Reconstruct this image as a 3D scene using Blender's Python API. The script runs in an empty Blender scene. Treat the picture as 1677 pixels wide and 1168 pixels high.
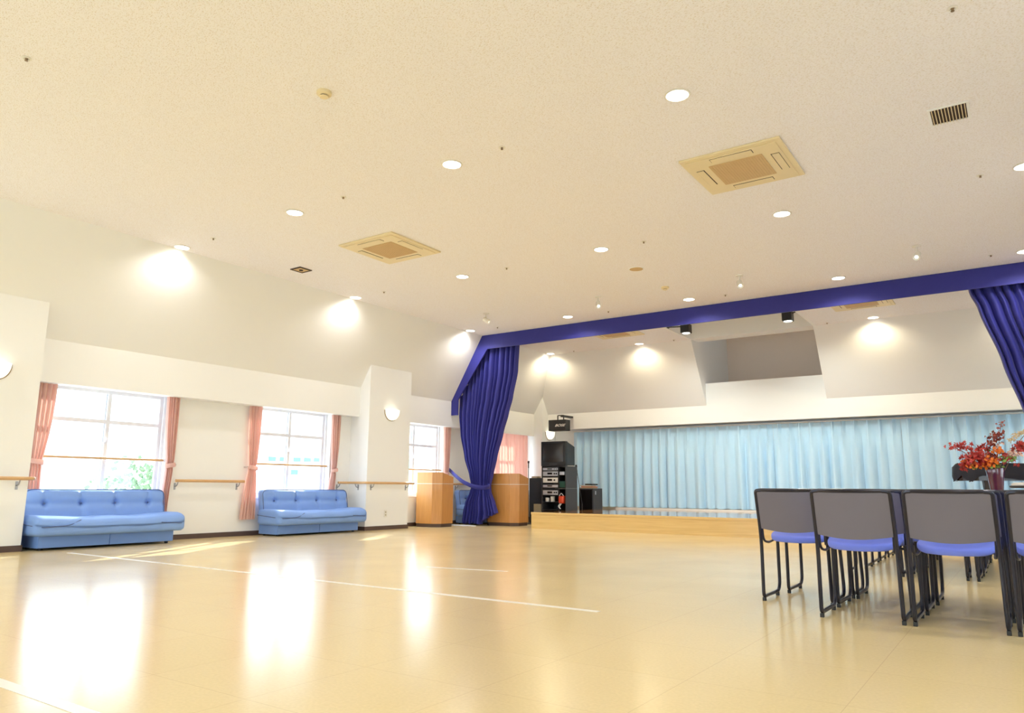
import bpy, bmesh, math, random
from mathutils import Vector, Matrix

random.seed(7)
PI = math.pi
S = bpy.context.scene
COL = S.collection

# ------------------------------------------------------------------ camera
W, H = 1677, 1168
F_PX = 1206.27
YAW, PITCH, ROLL = -0.6026, 0.1763, 0.0067
EYE = 0.76
cam_data = bpy.data.cameras.new('camera')
cam = bpy.data.objects.new('camera', cam_data)
COL.objects.link(cam)
cam_data.sensor_fit = 'HORIZONTAL'
cam_data.sensor_width = 36.0
cam_data.lens = 36.0 * F_PX / W
cam_data.clip_start = 0.05
cam_data.clip_end = 300
cy, sy, cp, sp = math.cos(YAW), math.sin(YAW), math.cos(PITCH), math.sin(PITCH)
fw = Vector((sy * cp, cy * cp, sp))
rt = Vector((cy, -sy, 0))
up = rt.cross(fw)
c_, s_ = math.cos(ROLL), math.sin(ROLL)
r2, u2 = rt * c_ + up * s_, up * c_ - rt * s_
m3 = Matrix((r2, u2, -fw)).transposed()
cam.matrix_world = Matrix.Translation((0, 0, EYE)) @ m3.to_4x4()
S.camera = cam

# ------------------------------------------------------------------ world, exposure
S.view_settings.view_transform = 'Standard'
S.view_settings.look = 'None'
S.view_settings.exposure = 1.10
S.view_settings.gamma = 1.0
S.view_settings.use_curve_mapping = False
world = bpy.data.worlds.new('sky')
S.world = world
world.use_nodes = True
bg = world.node_tree.nodes['Background']
bg.inputs[0].default_value = (0.76, 0.88, 1.0, 1)
bg.inputs[1].default_value = 2.9
S.cycles.max_bounces = 8
S.cycles.diffuse_bounces = 5
S.cycles.glossy_bounces = 4
S.cycles.transparent_max_bounces = 12
S.cycles.sample_clamp_indirect = 8.0

sun_d = bpy.data.lights.new('sun', 'SUN')
sun_d.energy = 7.0
sun_d.angle = math.radians(0.6)
sun_d.color = (1.0, 0.96, 0.88)
sun = bpy.data.objects.new('sun', sun_d)
COL.objects.link(sun)
sdir = Vector((0.50, -0.86, -0.43))
sun.rotation_euler = sdir.to_track_quat('-Z', 'Y').to_euler()
sun.location = (-18, 20, 9)

LAMP_W = 30.0        # downlight power
STAGE_W = 118.0
SCONCE_W = 0.08

# ------------------------------------------------------------------ materials
MATS = {}


def mat(name, color, rough=0.6, metal=0.0, spec=0.5, coat=0.0, emit=None, estr=0.0, bump=None, vary=None,
        trans=0.0, sheen=0.0):
    """procedural material: bump=(scale, strength), vary=(scale, amount) gives soft colour variation."""
    m = bpy.data.materials.new(name)
    m.use_nodes = True
    nt = m.node_tree
    b = nt.nodes['Principled BSDF']
    b.inputs['Base Color'].default_value = (*color, 1)
    b.inputs['Roughness'].default_value = rough
    b.inputs['Metallic'].default_value = metal
    b.inputs['Specular IOR Level'].default_value = spec
    b.inputs['Coat Weight'].default_value = coat
    if sheen:
        b.inputs['Sheen Weight'].default_value = sheen
        b.inputs['Sheen Roughness'].default_value = 0.4
    if emit:
        b.inputs['Emission Color'].default_value = (*emit, 1)
        b.inputs['Emission Strength'].default_value = estr
    tc = nt.nodes.new('ShaderNodeTexCoord')
    if vary:
        n = nt.nodes.new('ShaderNodeTexNoise')
        n.inputs['Scale'].default_value = vary[0]
        n.inputs['Detail'].default_value = 4
        nt.links.new(tc.outputs['Object'], n.inputs['Vector'])
        r = nt.nodes.new('ShaderNodeMapRange')
        r.inputs['To Min'].default_value = 1 - vary[1]
        r.inputs['To Max'].default_value = 1 + vary[1]
        nt.links.new(n.outputs['Fac'], r.inputs['Value'])
        mx = nt.nodes.new('ShaderNodeMix')
        mx.data_type = 'RGBA'
        mx.blend_type = 'MULTIPLY'
        mx.inputs['Factor'].default_value = 1
        mx.inputs['A'].default_value = (*color, 1)
        nt.links.new(r.outputs['Result'], mx.inputs['B'])
        nt.links.new(mx.outputs['Result'], b.inputs['Base Color'])
    if bump:
        n = nt.nodes.new('ShaderNodeTexNoise')
        n.inputs['Scale'].default_value = bump[0]
        n.inputs['Detail'].default_value = 3
        nt.links.new(tc.outputs['Object'], n.inputs['Vector'])
        bp = nt.nodes.new('ShaderNodeBump')
        bp.inputs['Strength'].default_value = bump[1]
        bp.inputs['Distance'].default_value = 0.01
        nt.links.new(n.outputs['Fac'], bp.inputs['Height'])
        nt.links.new(bp.outputs['Normal'], b.inputs['Normal'])
    if trans:
        t = nt.nodes.new('ShaderNodeBsdfTranslucent')
        t.inputs['Color'].default_value = (*color, 1)
        ms = nt.nodes.new('ShaderNodeMixShader')
        ms.inputs[0].default_value = trans
        out = nt.nodes['Material Output']
        nt.links.new(b.outputs[0], ms.inputs[1])
        nt.links.new(t.outputs[0], ms.inputs[2])
        nt.links.new(ms.outputs[0], out.inputs['Surface'])
    MATS[name] = m
    return m


wall_m = mat('wall_paint', (0.87, 0.875, 0.86), 0.85, bump=(60, 0.05), vary=(0.6, 0.015))
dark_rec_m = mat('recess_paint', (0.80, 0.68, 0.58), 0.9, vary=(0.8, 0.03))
base_m = mat('baseboard_vinyl', (0.09, 0.055, 0.045), 0.5, vary=(3, 0.1))
alu_m = mat('white_aluminium', (0.80, 0.80, 0.87), 0.45, vary=(3, 0.03))
metal_m = mat('grey_bracket_metal', (0.42, 0.42, 0.44), 0.35, metal=0.8, vary=(8, 0.05))
black_m = mat('black_plastic', (0.018, 0.018, 0.020), 0.45, vary=(6, 0.15))
dgrey_m = mat('dark_grey_panel', (0.055, 0.055, 0.058), 0.5, vary=(5, 0.12))
screen_m = mat('tube_screen', (0.035, 0.032, 0.030), 0.22, vary=(5, 0.1))
gloss_m = mat('glossy_black', (0.012, 0.010, 0.010), 0.12, vary=(5, 0.1))
white_pl = mat('white_plastic', (0.80, 0.78, 0.72), 0.4, vary=(8, 0.03))
silver_m = mat('silver_face', (0.55, 0.58, 0.64), 0.3, metal=0.3, vary=(40, 0.15))
cream_pl = mat('cream_plastic', (0.80, 0.68, 0.42), 0.5, vary=(8, 0.03))
grille_m = mat('tan_grille', (0.62, 0.44, 0.22), 0.7, vary=(6, 0.04))
slot_m = mat('dark_slot', (0.06, 0.04, 0.03), 0.8, vary=(6, 0.1))
fabric_pink = mat('pink_curtain_fabric', (0.90, 0.66, 0.60), 0.85, bump=(300, 0.1), vary=(4, 0.05), trans=0.5)
fabric_navy = mat('ultramarine_velvet', (0.028, 0.030, 0.25), 0.6, spec=0.4, bump=(250, 0.1), vary=(3, 0.08), sheen=0.15)
fabric_sky = mat('pale_blue_curtain_fabric', (0.60, 0.83, 0.99), 0.8, bump=(260, 0.08), vary=(2, 0.03), trans=0.1)
sofa_m = mat('blue_sofa_vinyl', (0.20, 0.35, 0.74), 0.55, bump=(120, 0.08), vary=(5, 0.05))
sofa_pipe = mat('dark_blue_piping', (0.08, 0.13, 0.30), 0.5, vary=(6, 0.05))
sofa_foot = mat('sofa_foot_black', (0.02, 0.02, 0.025), 0.5, vary=(6, 0.1))
seat_m = mat('blue_seat_vinyl', (0.19, 0.25, 0.80), 0.5, spec=0.3, bump=(150, 0.05), vary=(5, 0.04))
shell_m = mat('grey_shell_plastic', (0.16, 0.15, 0.19), 0.42, bump=(200, 0.04), vary=(4, 0.05))
tube_m = mat('dark_slate_tube', (0.022, 0.022, 0.036), 0.28, metal=0.3, vary=(10, 0.08))
glide_m = mat('black_glide', (0.012, 0.012, 0.012), 0.5, vary=(10, 0.1))
rail_m = mat('handrail_wood', (0.62, 0.38, 0.18), 0.35, vary=(8, 0.08))
line_m = mat('white_floor_tape', (0.85, 0.80, 0.70), 0.3, vary=(10, 0.04))
bronze_m = mat('bronze_rim', (0.26, 0.18, 0.10), 0.4, metal=0.6, vary=(8, 0.05))
red_m = mat('orange_red_plastic', (0.70, 0.07, 0.02), 0.4, vary=(8, 0.05))
green_m = mat('dark_green_case', (0.01, 0.07, 0.05), 0.5, vary=(8, 0.05))
paper_m = mat('paper_covers', (0.66, 0.52, 0.36), 0.7, vary=(30, 0.25))
piano_m = mat('piano_lacquer', (0.035, 0.018, 0.014), 0.15, vary=(5, 0.1))
cover_m = mat('blue_black_cover_cloth', (0.005, 0.005, 0.016), 0.6, bump=(8, 0.4), vary=(6, 0.2))
vase_m = mat('oxblood_glaze', (0.09, 0.014, 0.03), 0.08, coat=0.6, vary=(12, 0.3))
cable_m = mat('white_cable_sheath', (0.75, 0.76, 0.78), 0.4, vary=(8, 0.03))
beige_m = mat('beige_case', (0.42, 0.38, 0.26), 0.6, vary=(8, 0.05))
outside_wall = mat('outside_white_render', (0.92, 0.92, 0.90), 0.9, vary=(2, 0.02))
outside_glass = mat('outside_window_glass', (0.12, 0.22, 0.25), 0.3, vary=(0.7, 0.2))
outside_leaf = mat('outside_leaves', (0.20, 0.30, 0.18), 0.8, vary=(6, 0.3))
outside_ground = mat('outside_pale_paving', (0.55, 0.54, 0.50), 0.9, vary=(1, 0.05))
hill_m = mat('hill_green', (0.29, 0.40, 0.34), 0.9, vary=(0.1, 0.2))
leaf_red = mat('red_leaves', (0.50, 0.045, 0.035), 0.5, vary=(30, 0.3))
leaf_orange = mat('orange_leaves', (0.80, 0.20, 0.02), 0.5, vary=(30, 0.25))
leaf_wine = mat('russet_leaves', (0.30, 0.05, 0.03), 0.5, vary=(30, 0.3))
leaf_green = mat('green_leaves', (0.20, 0.33, 0.06), 0.5, vary=(30, 0.25))
leaf_straw = mat('straw_plumes', (0.75, 0.58, 0.34), 0.7, vary=(30, 0.15))
petal_m = mat('pale_pink_petals', (0.75, 0.52, 0.42), 0.6, vary=(30, 0.2))
branch_m = mat('brown_branch', (0.20, 0.10, 0.06), 0.7, vary=(20, 0.2))
lamp_on = mat('lamp_diffuser_on', (0.9, 0.88, 0.8), 0.5, emit=(1.0, 0.95, 0.84), estr=6.0)
sconce_on = mat('sconce_glass_on', (0.9, 0.88, 0.8), 0.4, emit=(1.0, 0.93, 0.76), estr=0.52)
spot_on = mat('spot_lens_on', (0.9, 0.95, 0.9), 0.3, emit=(0.95, 1.0, 0.92), estr=2.0)


def nodes_of(m):
    nt = m.node_tree
    return nt, nt.nodes['Principled BSDF']


# rockwool ceiling board: fine short fissures
ceil_m = mat('ceiling_board', (0.84, 0.76, 0.65), 0.95)
nt, b = nodes_of(ceil_m)
tc = nt.nodes.new('ShaderNodeTexCoord')
mp = nt.nodes.new('ShaderNodeMapping')
mp.inputs['Scale'].default_value = (70, 150, 90)
mp.inputs['Rotation'].default_value = (0, 0, 0.5)
nz = nt.nodes.new('ShaderNodeTexNoise')
nz.inputs['Scale'].default_value = 1.0
nz.inputs['Detail'].default_value = 2
rp = nt.nodes.new('ShaderNodeValToRGB')
rp.color_ramp.elements[0].position = 0.33
rp.color_ramp.elements[0].color = (0.74, 0.68, 0.61, 1)
rp.color_ramp.elements[1].position = 0.47
rp.color_ramp.elements[1].color = (0.89, 0.875, 0.89, 1)
bp = nt.nodes.new('ShaderNodeBump')
bp.inputs['Strength'].default_value = 0.5
bp.inputs['Distance'].default_value = 0.004
nt.links.new(tc.outputs['Object'], mp.inputs['Vector'])
nt.links.new(mp.outputs['Vector'], nz.inputs['Vector'])
nt.links.new(nz.outputs['Fac'], rp.inputs['Fac'])
nt.links.new(rp.outputs['Color'], b.inputs['Base Color'])
nt.links.new(nz.outputs['Fac'], bp.inputs['Height'])
nt.links.new(bp.outputs['Normal'], b.inputs['Normal'])

# polished vinyl floor tiles
floor_m = mat('polished_vinyl_floor', (0.70, 0.50, 0.26), 0.16, spec=0.26)
nt, b = nodes_of(floor_m)
tc = nt.nodes.new('ShaderNodeTexCoord')
br = nt.nodes.new('ShaderNodeTexBrick')
br.offset = 0.0
br.inputs['Scale'].default_value = 1.0
br.inputs['Brick Width'].default_value = 0.6
br.inputs['Row Height'].default_value = 0.6
br.inputs['Mortar Size'].default_value = 0.0016
br.inputs['Color1'].default_value = (0.78, 0.61, 0.325, 1)
br.inputs['Color2'].default_value = (0.77, 0.60, 0.315, 1)
br.inputs['Mortar'].default_value = (0.66, 0.49, 0.27, 1)
n1 = nt.nodes.new('ShaderNodeTexNoise')
n1.inputs['Scale'].default_value = 70
n1.inputs['Detail'].default_value = 6
mr = nt.nodes.new('ShaderNodeMapRange')
mr.inputs['To Min'].default_value = 0.90
mr.inputs['To Max'].default_value = 1.09
mx = nt.nodes.new('ShaderNodeMix')
mx.data_type = 'RGBA'
mx.blend_type = 'MULTIPLY'
mx.inputs['Factor'].default_value = 1
nt.links.new(tc.outputs['Object'], br.inputs['Vector'])
nt.links.new(tc.outputs['Object'], n1.inputs['Vector'])
nt.links.new(n1.outputs['Fac'], mr.inputs['Value'])
nt.links.new(br.outputs['Color'], mx.inputs['A'])
nt.links.new(mr.outputs['Result'], mx.inputs['B'])
nt.links.new(mx.outputs['Result'], b.inputs['Base Color'])
n2 = nt.nodes.new('ShaderNodeTexNoise')
n2.inputs['Scale'].default_value = 1.2
n2.inputs['Detail'].default_value = 5
mr2 = nt.nodes.new('ShaderNodeMapRange')
mr2.inputs['To Min'].default_value = 0.13
mr2.inputs['To Max'].default_value = 0.24
nt.links.new(tc.outputs['Object'], n2.inputs['Vector'])
nt.links.new(n2.outputs['Fac'], mr2.inputs['Value'])
nt.links.new(mr2.outputs['Result'], b.inputs['Roughness'])
n3 = nt.nodes.new('ShaderNodeTexNoise')
n3.inputs['Scale'].default_value = 5
n3.inputs['Detail'].default_value = 4
bp = nt.nodes.new('ShaderNodeBump')
bp.inputs['Strength'].default_value = 0.03
bp.inputs['Distance'].default_value = 0.01
nt.links.new(tc.outputs['Object'], n3.inputs['Vector'])
nt.links.new(n3.outputs['Fac'], bp.inputs['Height'])
nt.links.new(bp.outputs['Normal'], b.inputs['Normal'])


def wood(name, c1, c2, rough=0.35, scale=(1, 1, 14), coat=0.2, dist=1.5):
    m = mat(name, c1, rough, coat=coat)
    nt, b = nodes_of(m)
    tc = nt.nodes.new('ShaderNodeTexCoord')
    mp = nt.nodes.new('ShaderNodeMapping')
    mp.inputs['Scale'].default_value = scale
    nz = nt.nodes.new('ShaderNodeTexNoise')
    nz.inputs['Scale'].default_value = 2.0
    nz.inputs['Detail'].default_value = 6
    nz.inputs['Distortion'].default_value = dist
    rp = nt.nodes.new('ShaderNodeValToRGB')
    rp.color_ramp.elements[0].position = 0.3
    rp.color_ramp.elements[0].color = (*c2, 1)
    rp.color_ramp.elements[1].position = 0.7
    rp.color_ramp.elements[1].color = (*c1, 1)
    nt.links.new(tc.outputs['Object'], mp.inputs['Vector'])
    nt.links.new(mp.outputs['Vector'], nz.inputs['Vector'])
    nt.links.new(nz.outputs['Fac'], rp.inputs['Fac'])
    nt.links.new(rp.outputs['Color'], b.inputs['Base Color'])
    return m


oak_m = wood('pale_oak_riser', (0.80, 0.56, 0.22), (0.70, 0.46, 0.16), 0.3, (0.5, 1, 14))
deck_m = wood('stage_deck_wood', (0.42, 0.20, 0.07), (0.34, 0.15, 0.05), 0.12, (1, 14, 1), 0.6)
beech_m = wood('beech_veneer', (0.62, 0.30, 0.09), (0.52, 0.24, 0.065), 0.35, (16, 16, 0.8))

# window glass: clear pane with a faint reflection
glass_m = bpy.data.materials.new('window_glass')
glass_m.use_nodes = True
nt = glass_m.node_tree
nt.nodes.remove(nt.nodes['Principled BSDF'])
tr = nt.nodes.new('ShaderNodeBsdfTransparent')
tr.inputs[0].default_value = (0.95, 0.98, 0.98, 1)
gl = nt.nodes.new('ShaderNodeBsdfGlossy')
gl.inputs['Roughness'].default_value = 0.02
ms = nt.nodes.new('ShaderNodeMixShader')
ms.inputs[0].default_value = 0.05
nt.links.new(tr.outputs[0], ms.inputs[1])
nt.links.new(gl.outputs[0], ms.inputs[2])
nt.links.new(ms.outputs[0], nt.nodes['Material Output'].inputs['Surface'])


# ------------------------------------------------------------------ helpers
def obj(name, bm, m, parent=None, smooth=False, loc=None):
    me = bpy.data.meshes.new(name)
    bmesh.ops.recalc_face_normals(bm, faces=bm.faces)
    bm.to_mesh(me)
    bm.free()
    for mm in (m if isinstance(m, (list, tuple)) else [m]):
        me.materials.append(mm)
    if smooth:
        for p in me.polygons:
            p.use_smooth = True
        try:
            me.set_sharp_from_angle(angle=math.radians(40))
        except Exception:
            pass
    o = bpy.data.objects.new(name, me)
    COL.objects.link(o)
    if parent:
        o.parent = parent
    if loc:
        o.location = loc
    return o


def tag(o, label, cat, group=None, kind=None):
    o['label'] = label
    o['category'] = cat
    if group:
        o['group'] = group
    if kind:
        o['kind'] = kind
    return o


def thing(name, label, cat, loc=(0, 0, 0), rotz=0, group=None):
    o = bpy.data.objects.new(name, None)
    o.empty_display_size = 0.1
    COL.objects.link(o)
    o.location = loc
    o.rotation_euler = (0, 0, rotz)
    return tag(o, label, cat, group)


def struct(name, bm, m, parent=None, smooth=False):
    o = obj(name, bm, m, parent, smooth)
    if not parent:
        o['kind'] = 'structure'
    return o


def dup(root, loc=None, rotz=None, label=None, group=None):
    r = root.copy()
    COL.objects.link(r)
    if loc is not None:
        r.location = loc
    if rotz is not None:
        r.rotation_euler = (0, 0, rotz)
    if label:
        r['label'] = label
    if group:
        r['group'] = group
    for ch in list(root.children):
        c = ch.copy()
        COL.objects.link(c)
        c.parent = r
        for g in list(ch.children):
            d = g.copy()
            COL.objects.link(d)
            d.parent = c
    return r


def B():
    return bmesh.new()


def box(bm, x0, x1, y0, y1, z0, z1, mi=0, bev=0.0):
    x0, x1 = min(x0, x1), max(x0, x1)
    y0, y1 = min(y0, y1), max(y0, y1)
    z0, z1 = min(z0, z1), max(z0, z1)
    v = [bm.verts.new(p) for p in
         ((x0, y0, z0), (x1, y0, z0), (x1, y1, z0), (x0, y1, z0), (x0, y0, z1), (x1, y0, z1), (x1, y1, z1), (x0, y1, z1))]
    fs = [bm.faces.new([v[i] for i in q]) for q in
          ((0, 3, 2, 1), (4, 5, 6, 7), (0, 1, 5, 4), (1, 2, 6, 5), (2, 3, 7, 6), (3, 0, 4, 7))]
    for f in fs:
        f.material_index = mi
    if bev:
        es = list({e for f in fs for e in f.edges})
        r = bmesh.ops.bevel(bm, geom=es, offset=bev, segments=2, affect='EDGES', profile=0.7)
        for f in r['faces']:
            f.material_index = mi
    return bm


def prism(bm, pts, axis, a, b, mi=0):
    """extrude a 2D outline along an axis from a to b. pts are the two other coordinates in xyz order."""
    def p3(p, t):
        return {'x': (t, p[0], p[1]), 'y': (p[0], t, p[1]), 'z': (p[0], p[1], t)}[axis]
    va = [bm.verts.new(p3(p, a)) for p in pts]
    vb = [bm.verts.new(p3(p, b)) for p in pts]
    fs = [bm.faces.new(va), bm.faces.new(vb[::-1])]
    n = len(pts)
    for i in range(n):
        fs.append(bm.faces.new((va[i], vb[i], vb[(i + 1) % n], va[(i + 1) % n])))
    for f in fs:
        f.material_index = mi
    return bm


def fillet(pts, r, n=5):
    out = [Vector(pts[0])]
    for i in range(1, len(pts) - 1):
        p, a, b = Vector(pts[i]), Vector(pts[i - 1]), Vector(pts[i + 1])
        rr = r[i] if isinstance(r, dict) and i in r else (0 if isinstance(r, dict) else r)
        if rr <= 0:
            out.append(p)
            continue
        d1, d2 = (a - p), (b - p)
        rr = min(rr, d1.length * 0.49, d2.length * 0.49)
        q1, q2 = p + d1.normalized() * rr, p + d2.normalized() * rr
        for k in range(n + 1):
            t = k / n
            out.append(q1 * (1 - t) ** 2 + p * 2 * t * (1 - t) + q2 * t * t)
    out.append(Vector(pts[-1]))
    return out


def tube(bm, pts, r, seg=8, closed=False, flat=None, mi=0):
    """round tube along points; flat=(w,h) gives an oval section."""
    pts = [Vector(p) for p in pts]
    n = len(pts)
    rings = []
    prev = None
    for i, p in enumerate(pts):
        if closed:
            t = (pts[(i + 1) % n] - pts[i - 1]).normalized()
        else:
            t = (pts[min(i + 1, n - 1)] - pts[max(i - 1, 0)]).normalized()
        if prev is None:
            ref = Vector((0, 0, 1)) if abs(t.z) < 0.9 else Vector((1, 0, 0))
            u = t.cross(ref).normalized()
        else:
            u = (prev - t * prev.dot(t)).normalized()
        prev = u
        w = t.cross(u)
        ra, rb = (flat if flat else (r, r))
        rings.append([bm.verts.new(p + u * math.cos(2 * PI * k / seg) * ra + w * math.sin(2 * PI * k / seg) * rb)
                      for k in range(seg)])
    fs = []
    for i in range(n - (0 if closed else 1)):
        a, b = rings[i], rings[(i + 1) % n]
        for k in range(seg):
            fs.append(bm.faces.new((a[k], a[(k + 1) % seg], b[(k + 1) % seg], b[k])))
    if not closed:
        fs.append(bm.faces.new(rings[0][::-1]))
        fs.append(bm.faces.new(rings[-1]))
    for f in fs:
        f.material_index = mi
    return bm


def lathe(bm, prof, c=(0, 0, 0), seg=24, axis='z', mi=0):
    """prof = [(r, h)]"""
    rings = []
    for r, h in prof:
        ring = []
        for k in range(seg):
            a = 2 * PI * k / seg
            q = {'z': (r * math.cos(a), r * math.sin(a), h), 'y': (r * math.cos(a), h, r * math.sin(a)),
                 'x': (h, r * math.cos(a), r * math.sin(a))}[axis]
            ring.append(bm.verts.new(Vector(q) + Vector(c)))
        rings.append(ring)
    fs = []
    for a, b in zip(rings, rings[1:]):
        for k in range(seg):
            fs.append(bm.faces.new((a[k], a[(k + 1) % seg], b[(k + 1) % seg], b[k])))
    if prof[0][0] > 1e-5:
        fs.append(bm.faces.new(rings[0][::-1]))
    if prof[-1][0] > 1e-5:
        fs.append(bm.faces.new(rings[-1]))
    for f in fs:
        f.material_index = mi
    bmesh.ops.remove_doubles(bm, verts=bm.verts, dist=1e-6)
    return bm


def rbox(bm, x0, x1, y0, y1, z0, z1, r, n=(8, 8, 6), fn=None):
    """soft rounded box on a grid; fn(Vector in 0..1 box coords, Vector pos) -> Vector moves vertices."""
    lo, hi = Vector((x0, y0, z0)), Vector((x1, y1, z1))
    vs = {}

    def key(i, j, k):
        q = (i, j, k)
        if q not in vs:
            uvw = Vector((i / n[0], j / n[1], k / n[2]))
            p = Vector([lo[a] + (hi[a] - lo[a]) * uvw[a] for a in range(3)])
            q2 = Vector([min(max(p[a], lo[a] + r), hi[a] - r) for a in range(3)])
            d = p - q2
            if d.length > 1e-9:
                p = q2 + d.normalized() * r
            if fn:
                p = fn(uvw, p)
            vs[q] = bm.verts.new(p)
        return vs[q]
    nx, ny, nz = n
    for k in (0, nz):
        for i in range(nx):
            for j in range(ny):
                bm.faces.new((key(i, j, k), key(i + 1, j, k), key(i + 1, j + 1, k), key(i, j + 1, k)))
    for j in (0, ny):
        for i in range(nx):
            for k in range(nz):
                bm.faces.new((key(i, j, k), key(i + 1, j, k), key(i + 1, j, k + 1), key(i, j, k + 1)))
    for i in (0, nx):
        for j in range(ny):
            for k in range(nz):
                bm.faces.new((key(i, j, k), key(i, j + 1, k), key(i, j + 1, k + 1), key(i, j, k + 1)))
    return bm


def sheet(bm, fn, nu, nv, thick=0.004, normal=Vector((0, 1, 0))):
    """thin cloth: grid from fn(u,v), given a real thickness along `normal`."""
    a = [[bm.verts.new(Vector(fn(i / nu, j / nv))) for i in range(nu + 1)] for j in range(nv + 1)]
    b = [[bm.verts.new(v.co + normal * thick) for v in row] for row in a]
    for j in range(nv):
        for i in range(nu):
            bm.faces.new((a[j][i], a[j][i + 1], a[j + 1][i + 1], a[j + 1][i]))
            bm.faces.new((b[j][i], b[j + 1][i], b[j + 1][i + 1], b[j][i + 1]))
    for j in range(nv):
        for i in (0, nu):
            bm.faces.new((a[j][i], a[j + 1][i], b[j + 1][i], b[j][i]))
    for i in range(nu):
        for j in (0, nv):
            bm.faces.new((a[j][i], b[j][i], b[j][i + 1], a[j][i + 1]))
    return bm


def lerp_table(tab, z):
    """tab sorted by descending z: [(z, v...)]"""
    if z >= tab[0][0]:
        return tab[0][1:]
    for a, b in zip(tab, tab[1:]):
        if z >= b[0]:
            t = (a[0] - z) / (a[0] - b[0])
            t = t * t * (3 - 2 * t) * 0.4 + t * 0.6
            return [p + (q - p) * t for p, q in zip(a[1:], b[1:])]
    return tab[-1][1:]


# ------------------------------------------------------------------ room dimensions (metres)
ZC = 3.88                      # ceiling
XS, XB, XW, XP = -9.05, -9.84, -10.05, -9.60     # slope top, bulkhead, window wall, pillar faces
CX = -4.30                     # the room is symmetric about this X
ZB1, ZB0 = 2.545, 2.01         # bulkhead top / bottom on the side walls
YF = -4.0                      # wall behind the camera
YS, YBK, YC, YW = 14.75, 15.54, 15.75, 15.92     # back: slope top, bulkhead, curtain, wall
ZBB = 2.165                    # back bulkhead bottom
YV = 12.05                     # valance
WIN = [(1.25, 2.89), (4.30, 5.94), (7.33, 8.97), (10.44, 12.08), (13.50, 15.15)]
PIL = [(-3.6, -2.51), (2.91, 4.0), (9.44, 10.53), (15.28, 16.12)]
WZ0, WZ1 = 0.56, 2.06

# ------------------------------------------------------------------ shell
bm = B()
box(bm, -10.3, 1.7, YF - 0.1, 16.1, -0.1, 0)
struct('floor', bm, floor_m)

bm = B()
WX0, WX1 = -5.55, -3.09        # ceiling well above the stage
box(bm, XS - 0.1, -2 * 4.3 - XS + 0.1, YF, 12.3, ZC, ZC + 0.1)
box(bm, XS - 0.1, WX0 - 0.06, 12.3, YS + 0.1, ZC, ZC + 0.1)
box(bm, WX1 + 0.06, -8.6 - XS + 0.1, 12.3, YS + 0.1, ZC, ZC + 0.1)
struct('ceiling', bm, ceil_m)


def side_wall(name, mir):
    """window wall with piers, bulkhead and the sloping band up to the ceiling."""
    f = (lambda x: x) if not mir else (lambda x: -8.6 - x)
    bm = B()
    def bx(x0, x1, y0, y1, z0, z1):
        box(bm, f(x0), f(x1), y0, y1, z0, z1)
    XO = XW - 0.2
    bx(XO, XW, YF, 16.1, 0, WZ0)
    bx(XO, XW, YF, 16.1, WZ1, 2.7)
    ys = [YF] + [v for w in WIN for v in w] + [16.1]
    for a, b in zip(ys[::2], ys[1::2]):
        bx(XO, XW, a, b, WZ0, WZ1)
    bx(XW, XB, YF, 16.1, ZB0, ZB1)
    for a, b in PIL:
        bx(XW - 0.05, XP, a, b, 0, 2.945)
    # slope
    prism(bm, [(f(XS), ZC), (f(XB), ZB1), (f(XB - 0.12), ZB1), (f(XS - 0.12), ZC)] if not mir else
          [(f(XS), ZC), (f(XB), ZB1), (f(XB - 0.12), ZB1), (f(XS - 0.12), ZC)], 'y', YF, 16.1)
    return struct(name, bm, wall_m)


side_wall('wall_left', False)
side_wall('wall_right', True)

# back wall with bulkhead, slope, alcove below an unseen shaft with an added daylight slot
bm = B()
box(bm, -10.25, 1.65, YW, YW + 0.18, 0, 2.7)
box(bm, XP, -8.6 - XP, YBK, YW, ZBB, ZB1)
for a, b in ((-9.9, WX0 - 0.06), (WX1 + 0.06, 1.3)):
    prism(bm, [(YS, ZC), (YBK, ZB1), (YBK + 0.12, ZB1), (YS + 0.12, ZC)], 'x', a, b)
box(bm, WX0, WX1, YBK, YBK + 0.12, ZB1, 3.03)
for a, b in ((WX0 - 0.06, WX0), (WX1, WX1 + 0.06)):
    prism(bm, [(YS, ZC), (YBK, ZB1), (17.1, ZB1), (17.1, 5.0), (YS, 5.0)], 'x', a, b)
box(bm, WX0, WX1, YS, YS + 0.38, ZC, 5.0)
# upper well over the stage
box(bm, WX0 - 0.06, WX0, 12.3, YS, ZC, 5.0)
box(bm, WX1, WX1 + 0.06, 12.3, YS, ZC, 5.0)
box(bm, WX0, WX1, 12.24, 12.3, ZC + 0.1, 5.0)
box(bm, WX0 - 0.06, WX1 + 0.06, 12.24, YS, 5.0, 5.06)
struct('wall_back', bm, wall_m)

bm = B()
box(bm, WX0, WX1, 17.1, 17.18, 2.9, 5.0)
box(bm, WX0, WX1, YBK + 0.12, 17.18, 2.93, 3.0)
box(bm, WX0 - 0.06, WX1 + 0.06, YS + 0.38, 15.98, 5.0, 5.06)  # gap up to the next piece is added to let daylight in
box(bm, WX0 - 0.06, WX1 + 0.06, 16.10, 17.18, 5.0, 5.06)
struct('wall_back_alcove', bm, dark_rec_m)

bm = B()
FILL_WIN = [(-9.3, -6.9), (-6.7, -4.4), (-4.2, -1.9), (-1.7, 0.7)]  # unseen window openings, added behind the camera to brighten the room
box(bm, -10.25, 1.65, YF - 0.1, YF, 0, 0.08)
box(bm, -10.25, 1.65, YF - 0.1, YF, 2.4, 4.0)
xs = [-10.25] + [v for w in FILL_WIN for v in w] + [1.65]
for a, b in zip(xs[::2], xs[1::2]):
    box(bm, a, b, YF - 0.1, YF, 0.08, 2.4)
struct('wall_front', bm, wall_m)

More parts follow.
